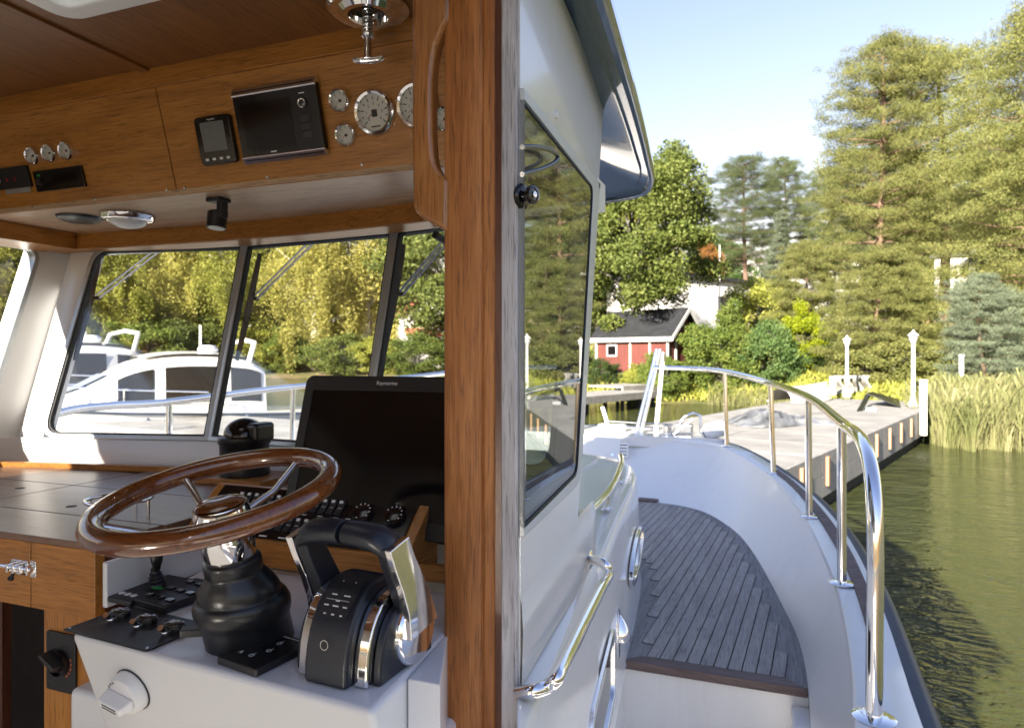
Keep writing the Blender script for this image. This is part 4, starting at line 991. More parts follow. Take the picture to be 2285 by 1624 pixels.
# multifunction display in its chrome ended cradle
md, Me, we, he = plate4([Z1(1238, 820), Z1(1650, 762), Z1(1590, 387), Z1(1180, 470)], 'overhead_display', 'wide black display with chrome end strips mounted in the overhead panel', 'display')
MB().rbox((we, he * .98, .018), .008, Me, n=5).build('housing', M['black_gloss'], md, bevel=.004, seg=3)
MB().rbox((we * .60, he * .66, .0006), .003, Me @ T(-we * .12, -he * .02, .0181)).build('screen', M['screen'], md)
for s in (-1, 1):
    MB().prism([(-we * .5, s * he * .47 - .010, .001), (-we * .5, s * he * .47 + .010, .001), (-we * .5, s * he * .47 + .010, .012), (-we * .5, s * he * .47 - .006, .021), (-we * .5, s * he * .47 - .010, .019)] if s > 0 else [(-we * .5, s * he * .47 - .010, .001), (-we * .5, s * he * .47 + .010, .001), (-we * .5, s * he * .47 + .010, .019), (-we * .5, s * he * .47 + .006, .021), (-we * .5, s * he * .47 - .010, .012)], (we, 0, 0), Me).build('end_strip', M['chrome'], md, bevel=.0015)
rp = T(we * .33, he * .20, .018)
MB().lathe([(0, .006), (.010, .006), (.0125, .004), (.0135, 0)], Me @ rp, 26).build('rotary_key', M['black'], md)
MB().lathe([(.0085, .0062), (.0105, .0066), (.0110, .0060)], Me @ rp, 26, caps=False).build('key_ring', M['chrome'], md)
for i in range(3): MB().rbox((.026, .014, .0015), .003, Me @ T(we * .33, he * (.0 - .11 * i), .0178)).build('key', M['switch'], md, bevel=.0006)
MB().box((we * -.1, -he * .39, .0183), (.018, .003, .0003), Me).box((we * .33, he * .335, .0183), (.016, .002, .0003), Me).build('legend', M['mark'], md)
# radios and switch strips far left
rd, Mr, wr, hr = plate4([Z1(205, 962), Z1(438, 932), Z1(415, 824), Z1(174, 862)], 'car_radio', 'black car radio below the row of three small gauges', 'radio')
MB().rbox((wr, hr, .010), .003, Mr).build('front', M['black_gloss'], rd, bevel=.0015)
MB().lathe([(0, .018), (.009, .018), (.0105, .010)], Mr @ T(-wr * .38, -.002, 0), 20).build('knob', M['black'], rd)
MB().box((wr * .12, hr * .05, .0103), (wr * .5, hr * .35, .0004), Mr).build('screen', M['screen'], rd)
MB().box((-wr * .38, hr * .28, .0103), (.012, .004, .0004), Mr).build('legend', M['green_ink'], rd)
ld, Ml, wl_, hl = plate4([Z1(-150, 965), Z1(165, 938), Z1(152, 833), Z1(-165, 862)], 'switch_strip', 'black switch strip at the far left edge of the overhead panel', 'switch panel')
MB().rbox((wl_, hl, .010), .003, Ml).build('front', M['black'], ld, bevel=.0015)
for i in range(3): MB().box((wl_ * (.05 + .12 * i), -.004, .0105), (.006, .010, .002), Ml).build('switch', M['red'] if i else M['mark'], ld)
MB().box((wl_ * .25, -hl * .62, .001), (wl_ * .38, hl * .2, .002), Ml).build('label_plate', M['alu'], ld)
# screws along the panel's lower edge
for x, y in ((162, 1036), (478, 997), (837, 950), (925, 940), (1337, 886), (1811, 824)):
    MB().lathe([(0, .0035), (.0035, .0032), (.0052, .0008), (.0052, 0)], opf(*Z1(x, y)), 14).build('panel_screw', M['steel'], boat)
# chrome dome lamp and black spot on the soffit
ZS = h(.446)
lp = RZ(*Z1(640, 1072), ZS)
lamp = thing('dome_lamp', V(lp.x, lp.y, ZS), 'chrome ringed dome lamp under the overhead soffit', 'ceiling lamp')
Mx = T(lp.x, lp.y, ZS) @ Matrix.Rotation(math.pi, 4, 'X')
MB().lathe([(.050, .0), (.075, .0), (.078, .006), (.074, .016), (.066, .022), (.056, .022), (.054, .016)], Mx, 44, caps=False).build('ring', M['chrome'], lamp)
MB().lathe([(.056, .018)] + [(.056 * math.cos(t), .018 + .026 * math.sin(t)) for t in np.linspace(.15, 1.55, 8)], Mx, 44).build('lens', M['lens'], lamp)
bl2 = RZ(*Z1(400, 1085), ZS)
vnt = thing('soffit_vent', V(bl2.x, bl2.y, ZS), 'flat black disc under the soffit left of the dome lamp', 'vent')
MB().lathe([(0, .016), (.045, .016), (.064, .008), (.068, 0), (0, 0)], T(bl2.x, bl2.y, ZS) @ Matrix.Rotation(math.pi, 4, 'X'), 40).build('disc', M['black_soft'], vnt)
sp0 = RZ(*Z1(1065, 985), ZS); sp0 = V(sp0.x, sp0.y + .02, ZS)
spot = thing('spot_lamp', sp0, 'small black spot lamp on a bracket hanging from the soffit', 'spot lamp')
MB().box((sp0.x, sp0.y, ZS - .006), (.052, .045, .012)).build('foot', M['black'], spot, bevel=.003)
MB().box((sp0.x + .014, sp0.y, ZS - .034), (.022, .024, .048)).build('arm', M['black'], spot, bevel=.003)
MB().lathe([(0, 0), (.027, 0), (.027, .045), (.023, .048), (0, .048)], frame(sp0 + V(-.008, 0, -.084), (1, 0, 0), (0, .12, 1)), 28).build('head', M['black_soft'], spot)
MB().lathe([(0, -.001), (.021, -.001), (.023, .002)], frame(sp0 + V(-.008, 0, -.084), (1, 0, 0), (0, .12, 1)), 24).build('lens', M['lens'], spot)
# search light handle through the roof
sh = RZ(*Z1(1840, 40), ZC); sh = V(sh.x, sh.y, ZC)
sea = thing('searchlight_handle', sh, 'chrome searchlight control with spring and T handle hanging from the ceiling', 'searchlight handle')
Mx = T(*sh) @ Matrix.Rotation(math.pi, 4, 'X')
MB().lathe([(.040, .001), (.076, .001), (.088, .001), (.090, .005), (.082, .011), (.066, .010), (.056, .020), (.044, .020), (.040, .001)], Mx, 44, caps=False).build('flange', M['chrome'], sea)
MB().lathe([(0, .002), (.05, .002), (.055, .006)], Mx, 40).build('cup', M['black_gloss'], sea)
hx = [(.011 * math.cos(t), .011 * math.sin(t), .006 + .052 * t / 40) for t in np.linspace(0, 40, 160)]
MB().tube(hx, .0020, 6, M=Mx).build('spring', M['steel'], sea)
MB().lathe([(0, .0), (.0065, .0), (.0065, .058), (.014, .060), (.015, .066), (.010, .070), (.0095, .074), (.0085, .112), (0, .113)], Mx, 24).build('shaft', M['chrome'], sea)
MB().tube([(-.034, 0, .110), (-.030, 0, .1145), (-.012, 0, .1165), (.012, 0, .1165), (.030, 0, .1145), (.034, 0, .110)], [.0045, .0062, .0072, .0072, .0062, .0045], 14, M=Mx @ Matrix.Rotation(math.radians(-12), 4, 'Z')).build('cross_bar', M['chrome'], sea)
for a in range(0, 360, 60): MB().lathe([(0, .004), (.004, .0035), (.005, 0)], Mx @ Matrix.Rotation(math.radians(a + 20), 4, 'Z') @ T(.082, 0, .007), 12).build('screw', M['steel'], sea)
# wipers outside the screen
for i, (bt_, bb, a0, a1, lab) in enumerate((((490, 175), (365, 700), (790, 150), (480, 390), 'windscreen wiper outside the port pane'), ((1290, 165), (1175, 700), (1560, 110), (1270, 395), 'windscreen wiper outside the middle pane'), ((2010, 120), (1890, 745), (2228, 105), (2000, 372), 'windscreen wiper outside the starboard pane, next to the door post'))):
    a, b, c, d, n = pane_frame(i)
    wpn = lambda q, off: RP(*Z2(*q), a + n * off, n)
    w0 = wpn(a0, .05)
    wp_ = thing('wiper', w0, lab, 'wiper', 'windscreen wipers')
    p, q = wpn(bt_, .026), wpn(bb, .026); u = (q - p).normalized(); sd_ = u.cross(n)
    mb = MB()
    rows = [[p.lerp(q, t) + sd_ * e * k2 + n * z for e, z in ((-.004, 0), (-.012, .014), (.012, .014), (.004, 0))] for t, k2 in ((0, .3), (.12, .8), (.5, 1.2), (.88, .8), (1, .3))]
    mb.loft(rows, True, True).build('blade', M['black_soft'], wp_, smooth=30)
    for off in (-.013, .013):
        e1_, e2_ = wpn(a0, .05) + sd_ * off, wpn(a1, .045) + sd_ * off
        MB().tube([e1_, e2_], .0042, 8).build('arm', M['steel'], wp_)
    MB().tube([wpn(a1, .045) - sd_ * .016, wpn(a1, .045) + sd_ * .016], .007, 8).build('joint', M['black'], wp_)
    MB().tube([w0, w0 - n * .05], .012, 12).build('pivot', M['black'], wp_)

# ================================================================== RAILS AND DECK FITTINGS
def foot(o, x, y, z, r, parent, nrm=(0, 0, 1)):
    MB().lathe([(0, .006), (r * .55, .008), (r * .9, .004), (r, .0015), (r, 0)], frame(V(x, y, z), (1, 0, 0), nrm), 26).build('foot_plate', M['chrome'], parent)
railpts = [(-.98, 6.40, h(-.112)), (-.62, 6.20, h(-.115)), (-.32, 5.78, h(-.130)), (.02, 4.92, h(-.186)), (.196, 3.80, h(-.212)), (.262, 2.84, h(-.254)), (.266, 2.48, h(-.250)), (.266, 2.27, h(-.258)), (.266, 2.11, h(-.302)), (.263, 2.01, h(-.388)), (.261, 1.975, h(-.53)), (.257, 1.958, h(-.72)), (.255, 1.95, zcap(1.95))]
stan = [((.263, 2.84), (.262, 2.84, h(-.254))), ((.20, 3.78), (.196, 3.80, h(-.212))), ((.04, 4.88), (.02, 4.92, h(-.186))), ((-.305, 5.74), (-.32, 5.78, h(-.130)))]
for side in (0, 1):
    f = mir if side else (lambda p: Vector(p))
    br = MB().tube([f(p) for p in cr(railpts, 90)], .0205, 16).build('bow_rail', M['chrome'], boat, smooth=60)
    for (bx, by), tpn in stan:
        p = f(V(bx, by, zcap(by)))
        MB().tube([p, f(V(*tpn))], .0165, 14).build('stanchion', M['chrome'], br, smooth=60)
        foot(br, p.x, p.y, p.z, .045, br)
    p = f(V(.255, 1.95, zcap(1.95))); foot(br, p.x, p.y, p.z, .052, br)
    g0, g1 = V(-1.10, 6.22, h(-.71)), V(-.98, 6.40, h(-.112))
    for o in (-.022, .022): MB().tube([f(g0 + V(o, 0, 0)), f(g1 + V(o * .8, 0, 0)), f(g1 + V(o * .8 + .03, .04, .17))], .0175, 12).build('gate_post', M['chrome'], br)
# white light pole at the bow
fp = thing('light_pole', V(-.955, 6.33, h(-.70)), 'slim white pole with steel cap standing at the bow gate', 'pole')
MB().tube([(-.955, 6.33, h(-.70)), (-.90, 6.36, h(-.05))], [.022, .019], 14).build('pole', M['white'], fp)
MB().tube([(-.90, 6.36, h(-.05)), (-.893, 6.364, h(.03))], [.026, .022], 14).build('cap', M['steel'], fp)
# fore platform at the bow, anchor windlass, roller
MB().prism([(-2.5, 6.02, h(-.80)), (-.3, 6.02, h(-.80)), (-.75, 6.52, h(-.80)), (-1.4, 6.82, h(-.80)), (-2.05, 6.52, h(-.80))], (0, 0, .095)).build('bow_deck', M['gel'], boat)
wz = h(-.702)
wd = thing('anchor_windlass', V(-.80, 6.28, wz), 'steel anchor windlass with drum and bracket on the bow', 'windlass')
MB().lathe([(0, 0), (.052, 0), (.05, .012), (.038, .02), (.036, .07), (.05, .078), (.052, .088), (0, .092)], T(-.84, 6.22, wz), 28).build('drum', M['steel'], wd)
MB().box((-.70, 6.26, wz + .045), (.16, .10, .09)).build('housing', M['steel'], wd, bevel=.015, seg=3)
MB().tube([(-.74, 6.24, wz + .08), (-.70, 6.25, wz + .15), (-.62, 6.27, wz + .19), (-.56, 6.28, wz + .17), (-.55, 6.28, wz)], .012, 10).build('bracket', M['chrome'], wd)
MB().tube([(-.78, 6.2, wz), (-.62, 6.24, wz + .14)], .012, 8).build('brace', M['steel'], wd)
fd = thing('bow_fender', V(-.45, 6.16, wz), 'pale grey rounded fender lying on the bow behind the rail', 'fender')
MB().lathe([(0, -.12), (.03, -.118), (.062, -.08), (.07, 0), (.062, .08), (.03, .118), (0, .12)], frame(V(-.42, 6.10, wz + .065), (0, 0, 1), (.9, -.3, .25)), 24).build('body', M['white'], fd)
MB().lathe([(.055, -.09), (.064, -.086), (.060, -.07)], frame(V(-.42, 6.10, wz + .065), (0, 0, 1), (.9, -.3, .25)), 24, caps=False).build('band', M['strake'], fd)
ln = thing('deck_gear', V(-1.35, 6.28, wz), 'white fittings and coiled line on the port side of the bow', 'deck gear')
MB().rbox((.26, .12, .06), .03, T(-1.36, 6.32, wz)).build('base', M['white'], ln, bevel=.015)
MB().tube([(-1.40, 6.3, wz + .05), (-1.42, 6.3, wz + .13), (-1.45, 6.3, wz + .22)], .018, 10).build('post', M['white'], ln)
MB().tube([(-1.40, 6.3, wz + .09), (-1.1, 6.3, wz + .08), (-.85, 6.28, wz + .085)], .005, 6).build('line', M['steel'], ln)
# door outline and vent grille on the bow's inner face
def bow_in(px, py):
    """ray on to the inner bulwark at the bow (about a tilted plane)."""
    return RP(px, py, V(-1.0, 5.86, h(-.93)), V(0, -1, .52).normalized())
gr = bow_in(1388, 1004)
Mgr = frame(gr, (1, 0, 0), V(0, -1, .35).normalized())
vg = MB().rbox((.115, .13, .012), .006, Mgr @ T(0, 0, .002)).build('vent_grille', M['gel'], boat, bevel=.002)
for i in range(4): MB().box((0, -.042 + .028 * i, .0146), (.095, .007, .001), Mgr).build('slot', M['ink'], vg)
# hand rail on the trunk top
hr_pts = [RZ(*((1150 + x / 4.06) / 1.01969, (950 + y / 4.06) / 1.01969), h(-.53)) for x, y in ((738, 938), (800, 850), (900, 745), (990, 625), (1050, 500), (1078, 410), (1066, 348))]
hr_ = MB().tube(cr(hr_pts, 40), .0125, 14).build('trunk_rail', M['chrome'], trunk, smooth=60)
for i, j in ((4, 0), (15, 0), (16, 0), (27, 0), (28, 0), (38, 0)):
    p = cr(hr_pts, 40)[i]
    MB().tube([p, V(p.x, p.y, ZTR + .010)], .0075, 10).lathe([(0, .006), (.012, .006), (.018, .001), (.018, 0)], T(p.x, p.y, ZTR + .012), 18).build('rail_post', M['chrome'], trunk)
# long grab rail on the wheelhouse side
gp = [(1317, 1248, -.297), (1335, 1251, -.262), (1352, 1262, -.240), (1358, 1282, -.235), (1340, 1315, -.235), (1290, 1416, -.235), (1252, 1493, -.235), (1240, 1515, -.238), (1222, 1531, -.252), (1190, 1541, -.270), (1157, 1547, -.2975)]
gpts = [RP(x, y, WN * o + V(0, 0, E), WN) for x, y, o in gp]
gr_ = MB().tube(cr(gpts, 70), .0115, 16).build('side_grab_rail', M['chrome'], boat, smooth=60)
MB().lathe([(0, .006), (.014, .006), (.023, .001), (.023, 0)], frame(RP(1317, 1248, WN * -.296 + V(0, 0, E), WN), (0, 0, 1), WN), 24).build('rail_foot', M['chrome'], gr_)
# windows and fittings on the trunk side
def on_side(y, z, off=0): 
    x = xC(y); t = V(xC(y + .05) - xC(y - .05), .1, 0).normalized(); n = V(t.y, -t.x, 0)
    return frame(V(x, y, z) + n * off, t, n)
Ml2 = on_side(1.83, h(-.955), .001)
lw = MB().ring(rr(.58, .23, .05, 6), rr(.53, .18, .035, 6), .012, Ml2).build('port_light', M['chrome'], boat, bevel=.003)
MB().rbox((.53, .18, .003), .035, Ml2 @ T(0, 0, .001)).build('pane', M['screen'], lw)
Mo = on_side(3.06, h(-.885), .001)
pts_o = [(.37 * math.cos(t), .085 * math.sin(t)) for t in np.linspace(0, 2 * math.pi, 33)[:-1]]; pts_i = [(.335 * math.cos(t), .055 * math.sin(t)) for t in np.linspace(0, 2 * math.pi, 33)[:-1]]
ow = MB().ring(pts_o, pts_i, .018, Mo).build('port_light', M['chrome'], boat, bevel=.003)
MB().prism([(x, y, .001) for x, y in pts_i], (0, 0, .004), Mo).build('pane', M['screen'], ow)
Mv = on_side(2.335, h(-.955), .001)
sv = MB().lathe([(0, .005), (.9, .005), (1.0, .003), (1.0, 0)], Mv @ Matrix.Diagonal((.040, .088, 1, 1)), 32).build('shell_vent', M['chrome'], boat)
rows = []
for k in range(9):
    t = math.pi * k / 8
    rows.append([Mv @ V(.036 * math.cos(t) * math.cos(u), -.02 + .085 * (u / 1.57) , .004 + .040 * math.sin(t) * math.cos(u)) for u in np.linspace(0, 1.55, 9)])
MB().loft(rows).build('cowl', M['chrome'], sv, smooth=80)
# ---- teak foredeck: margin board, nosing, planks with caulked seams
tl_ = [V(xC(y) + .002, y, ZT) for y in np.linspace(2.545, 3.6, 12)]
deck_poly = [V(p.x, p.y, ZT + .001) for p in TK if p.y > 2.545]
deck_poly = [V(float(np.interp(2.545, [p.y for p in TK], [p.x for p in TK])), 2.545, ZT + .001)] + deck_poly
fd_all = deck_poly + [mir(p) for p in deck_poly[::-1]]
half = MB(); n = len(deck_poly)
half.loft([[p, V(XC, p.y, p.z)] for p in deck_poly] ); half.loft([[V(XC, p.y, p.z), mir(p)] for p in deck_poly])
fdk = half.build('foredeck', M['deck_margin'], boat, smooth=0)
xa, xb = -.515, deck_poly[0].x
ns_ = MB().hexa([V(xa, 2.530, ZT - .028), V(xb, 2.530, ZT - .028), V(xb, 2.530, ZT + .006), V(xa, 2.530, ZT + .006)], [V(xa, 2.62, ZT - .028), V(xb - .005, 2.62, ZT - .028), V(xb - .07, 2.592, ZT + .006), V(xa + .07, 2.592, ZT + .006)]).build('nosing', M['deck_edge'], fdk, bevel=.006, seg=3)
dp = V(math.tan(math.radians(4.1)), 1, 0).normalized(); dn = V(dp.y, -dp.x, 0)
Rxy = [(p.dot(dp), p.dot(dn)) for p in deck_poly]
Lxy = [(V(xC(y), y, 0).dot(dp), V(xC(y), y, 0).dot(dn)) for y in np.linspace(2.5, 3.64, 20)] + [(V(x, y, 0).dot(dp), V(x, y, 0).dot(dn)) for x, y in ((-.70, 3.80), (-.90, 4.02), (-1.15, 4.12))]
Rv = [a for a, b in Rxy]; Ru = [b for a, b in Rxy]
k_end = int(np.argmax(Rv)); Rv, Ru = Rv[:k_end + 1], Ru[:k_end + 1]
caulk = MB(); pw_ = .0485; sm = .0042; u0 = V(xb, 2.54, 0).dot(dn) - .078
v0s = V(-.2, 2.596, 0)
i = 0
while True:
    ua, ub = u0 - (i + 1) * pw_ + sm, u0 - i * pw_; i += 1
    if ub < V(-1.3, 4, 0).dot(dn): break
    vs_ = np.linspace(2.4, Rv[-1], 400)
    ru = np.interp(vs_, Rv, Ru, left=9, right=-9); lu = np.interp(vs_, [a for a, b in Lxy], [b for a, b in Lxy], right=-9)
    ok = (ub < ru - .055) & (ua > lu + .055)
    yy = 2.596
    if not ok.any(): continue
    va, vb = vs_[ok][0], vs_[ok][-1]
    vmin = (yy - dn.y * (ua + ub) / 2) / dp.y
    va = max(va, vmin)
    if vb - va < .06: continue
    P = lambda v, u, z: dp * v + dn * u + V(0, 0, z)
    z0 = ZT + .0022
    near_cut = va <= vmin + 1e-6
    def outl(g, z):
        a, b, c, d = va - (0 if near_cut else g), vb + g, ua - g, ub + g; ch = .014
        lowa = (lambda u: (yy - dn.y * u) / dp.y) if near_cut else (lambda u: a)
        q = [P(lowa(c), c, z), P(lowa(d), d, z)] if near_cut else [P(a + ch, c, z), P(a + ch * .3, c + ch * .35, z), P(a, c + ch, z), P(a, d, z)]
        return q + [P(b - ch, d, z), P(b - ch * .3, d - ch * .35, z), P(b, d - ch, z), P(b, c, z)]
    caulk.add(outl(sm, z0), [list(range(len(outl(sm, z0))))])
    MB().prism(outl(0, z0 - .001), (0, 0, .0035)).build('deck_plank', M['deck'], fdk, smooth=0)
caulk.build('caulking', M['caulk'], fdk, smooth=0)
for p, q in ((V(xa + .03, 3.30, ZT + .0018), V(-.515, 3.30, ZT + .0018)),): pass
jt = V(*RZ(*zz1(300, 128), ZT)); 
MB().rbox((.16, .09, .02), .02, T(jt.x + .01, jt.y - .02, ZT + .001)).build('drain_cover', M['deck_edge'], boat, bevel=.005)

for x, y in ((1640, 1085), (1735, 1195), (1800, 1330), (1845, 1470)):
    p = RP(x, y, V(.20, 3.0, h(-1.0)), V(1, .12, .35).normalized())
for (bx, by), tpn in stan + [((.255, 1.95), None)]:
    for a in (45, 165, 285):
        q = V(bx + .036 * math.cos(math.radians(a)), by + .036 * math.sin(math.radians(a)), zcap(by) + .002)
        MB().lathe([(0, .0035), (.004, .003), (.0055, 0)], T(*q), 10).build('rail_screw', M['steel'], boat)

# locker door on the bow's inner face
ld0 = bow_in(1318, 1012); Mld = frame(ld0, (1, 0, 0), V(0, -1, .40).normalized())
lkd = MB().rbox((.52, .30, .010), .04, Mld @ T(0, 0, .004), n=5).build('locker_door', M['gel'], boat, bevel=.004, seg=3)
MB().lathe([(0, .004), (.014, .004), (.018, 0)], Mld @ T(.20, 0, .014), 18).build('latch', M['chrome'], lkd)
# mooring cleat on the cap aft of the rail, scupper slots and a deck drain
def cleat(x, y, z, rot, parent):
    Mx = T(x, y, z) @ Matrix.Rotation(rot, 4, 'Z')
    c = MB().tube([(0, -.11, .045), (0, -.06, .052), (0, .06, .052), (0, .11, .045)], [.008, .012, .012, .008], 10, M=Mx).build('cleat', M['chrome'], parent)
    for q in (-.04, .04): MB().tube([(0, q, 0), (0, q, .05)], [.015, .010], 10, M=Mx).build('cleat_leg', M['chrome'], c)
cleat(.30, 1.55, zcap(1.55), .02, boat)
# ================================================================== WATER, LAND
def hpos(px, r):
    a = math.atan((px - CX) / FPX); d = Fw * math.cos(a) + Rt * math.sin(a); return d * r
def zat(px, py, r): return E + (CY - py) / FPX * r * math.cos(math.atan((px - CX) / FPX))
ANG = [-180, -75, -41, -23, -13, -5, 0, 3.5, 6.3, 11.4, 14.8, 21.7, 26.4, 31.3, 36.9, 60, 90, 180]
SHR = [120, 95, 84, 80, 72, 60, 50, 40, 35, 34.5, 35.5, 33, 27, 24, 23.5, 23, 60, 120]
SLP = [.03, .03, .04, .05, .06, .08, .12, .17, .20, .22, .22, .22, .16, .13, .12, .12, .05, .03]
CAP = [3, 3, 4, 4, 4.5, 5, 6, 7.5, 8.5, 9, 9, 9, 9, 9, 8, 7, 4, 3]
def ang_of(x, y): return math.degrees(math.atan2(x * Rt.x + y * Rt.y, x * Fw.x + y * Fw.y))
def ground(x, y):
    a = ang_of(x, y); r = math.hypot(x, y); R = np.interp(a, ANG, SHR) + 1.2 * noise.noise(V(x * .12, y * .12, 0))
    d = r - R
    if d < 0: return max(-1.2, d * .35 - .02)
    hh = .30 * min(1, d / .8) + np.interp(a, ANG, SLP) * d
    c = np.interp(a, ANG, CAP)
    hh = c * (1 - math.exp(-hh / c)) if hh > .3 else hh
    return hh + .12 * noise.noise(V(x * .35, y * .35, 3)) * min(1, d / 2)
def mat_ground():
    m, nt, ns, ls, b = nodes('shore ground')
    c = coord(ns, ls, (1, 1, 1)); n1 = noi(ns, ls, c, .22, 5); n2 = noi(ns, ls, c, 3.5, 6, .7)
    r1 = ramp(ns, [(.35, (.060, .070, .018)), (.5, (.13, .115, .035)), (.62, (.20, .145, .075)), (.75, (.26, .20, .13))]); ls.new(n1.outputs[0], r1.inputs[0])
    r2 = ramp(ns, [(.3, (.5, .5, .5)), (.7, (1.25, 1.25, 1.25))]); ls.new(n2.outputs[0], r2.inputs[0])
    ml = ns.new('ShaderNodeMix'); ml.data_type = 'RGBA'; ml.blend_type = 'MULTIPLY'; ml.inputs[0].default_value = 1
    ls.new(r1.outputs[0], ml.inputs[6]); ls.new(r2.outputs[0], ml.inputs[7]); ls.new(ml.outputs[2], b.inputs['Base Color']); b.inputs['Roughness'].default_value = .95
    bump(ns, ls, n2.outputs[0], b, .9, .12); return m
angs = np.concatenate([np.arange(-180, -50, 5), np.arange(-50, 50, .7), np.arange(50, 180.1, 5)])
rads = np.concatenate([np.arange(16, 60, 1.0), np.arange(60, 120, 3), np.array([120, 140, 170, 220, 300, 450, 700, 1100, 1800])])
gv = []
for r in rads:
    for a in angs:
        t = math.radians(a); d = Fw * math.cos(t) + Rt * math.sin(t); x, y = d.x * r, d.y * r
        gv.append((x, y, ground(x, y)))
na = len(angs); gf = [(i * na + j, i * na + j + 1, (i + 1) * na + j + 1, (i + 1) * na + j) for i in range(len(rads) - 1) for j in range(na - 1)]
gm = numesh('ground', np.array(gv), np.array(gf), mat_ground(), smooth=True); tag(gm, 'grassy shore rising from the water to the hill', None, kind='structure')
def mat_water():
    m, nt, ns, ls, b = nodes('lake water')
    b.inputs['Base Color'].default_value = (.040, .046, .014, 1); b.inputs['Roughness'].default_value = .03; b.inputs['IOR'].default_value = 1.333
    b.inputs['Specular IOR Level'].default_value = .5
    c1 = coord(ns, ls, (1.0, 2.3, 1), rot=(0, 0, math.radians(-25))); n1 = noi(ns, ls, c1, 1.5, 4, .55, .8)
    c2 = coord(ns, ls, (1.0, 1.8, 1), rot=(0, 0, math.radians(-45))); n2 = noi(ns, ls, c2, 7, 3, .5, .3)
    c3 = coord(ns, ls, (1, 1, 1)); n3 = noi(ns, ls, c3, .35, 2)
    a = ns.new('ShaderNodeMath'); a.operation = 'MULTIPLY_ADD'; a.inputs[1].default_value = .45; ls.new(n2.outputs[0], a.inputs[0]); ls.new(n1.outputs[0], a.inputs[2])
    k = ns.new('ShaderNodeMath'); k.operation = 'MULTIPLY'; ls.new(a.outputs[0], k.inputs[0])
    mr = ns.new('ShaderNodeMapRange'); mr.inputs[1].default_value = .3; mr.inputs[2].default_value = .7; mr.inputs[3].default_value = .45; mr.inputs[4].default_value = 1.3
    ls.new(n3.outputs[0], mr.inputs[0]); ls.new(mr.outputs[0], k.inputs[1])
    bump(ns, ls, k.outputs[0], b, 1.0, .26); return m
wv = MB().add([(-1500, -1500, 0), (1500, -1500, 0), (1500, 1500, 0), (-1500, 1500, 0)], [(0, 1, 2, 3)]).build('water', mat_water(), smooth=0)
tag(wv, 'rippled green brown lake water', None, kind='structure')

# ================================================================== DOCKS
M['dockwood'] = wood('grey dock timber', 0, (.17, .155, .135), (.30, .275, .245), (.42, .39, .35), .85, 0, .25, .002, pores=False)
M['dockside'] = wood('dark dock skirt', 0, (.19, .178, .165), (.30, .285, .265), (.40, .38, .355), .85, 0, .3, .002, pores=False)
M['concrete'] = plain('pale dock boards', (.275, .262, .238), .9, var=.22, nscale=1.6, bumpd=.003)
M['newwood'] = wood('new orange timber', 2, (.30, .165, .085), (.40, .235, .13), (.48, .30, .18), .7)
M['shadow'] = plain('under-dock shade', (.02, .02, .018), .8)  # near-black colour stands for the shade beneath the docks
ZDK = .9
A0, A1 = RZ(1738, 1050.5, ZDK), RZ(2050, 918, ZDK)
ed = (A1 - A0).normalized(); fl = V(-ed.y, ed.x, 0)
A0 = A0 - ed * 1.3; Lb = (A1 - A0).length; WB2 = 4.0
dock = thing('walkway_dock', V(*(A0 + fl * 2)), 'wide grey timber dock running from the bow to the shore', 'dock')
dock.location.z = 0; ROOT[dock.name] = (dock.location.x, dock.location.y, 0)
nsl = 12; Ls = (Lb + 4.5) / nsl
for i in range(nsl):
    for j in range(2):
        a = A0 + ed * (Ls * i + .012) + fl * (WB2 / 2 * j + .012); b = ed * (Ls - .024); c = fl * (WB2 / 2 - .024)
        MB().prism([a, a + b, a + b + c, a + c], (0, 0, -.07)).build('deck_slab', M['concrete'], dock, smooth=0, bevel=.006)
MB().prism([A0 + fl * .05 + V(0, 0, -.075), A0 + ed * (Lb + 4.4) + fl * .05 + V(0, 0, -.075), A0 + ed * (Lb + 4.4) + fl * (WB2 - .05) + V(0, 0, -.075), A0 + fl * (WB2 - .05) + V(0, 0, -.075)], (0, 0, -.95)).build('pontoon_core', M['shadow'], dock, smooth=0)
nb = 8
for i in range(nb):
    for k in range(2):
        a = A0 + ed * (Lb / nb * i + .006) - fl * .03 + V(0, 0, -.005 - .34 * k); b = ed * (Lb / nb - .012)
        MB().prism([a, a + b, a + b + V(0, 0, -.335), a + V(0, 0, -.335)], fl * .06).build('skirt_board', M['dockside'], dock, smooth=0, bevel=.005)
for i in range(6):
    a = A0 + fl * (WB2 + .03) + ed * ((Lb + 4) / 6 * i); b = ed * ((Lb + 4) / 6 - .02)
    MB().prism([a, a + b, a + b + V(0, 0, -.6), a + V(0, 0, -.6)], -fl * .05).build('skirt_board', M['dockside'], dock, smooth=0)
def z8(x, y): return ((1400 + x / 1.854) / 1.01969, (780 + y / 1.854) / 1.01969)
nsd = -fl
for x, y in ((790, 560), (898, 510), (1105, 402), (1160, 376), (1208, 354), (1250, 334)):
    p = RP(*z8(x, y), A0 + nsd * .05, nsd); p.z = ZDK - .30
    Mx = frame(p, ed, (0, 0, 1))
    MB().box((0, 0, 0), (.11, .05, .46), Mx).build('fender_block', M['newwood'], dock, bevel=.012)
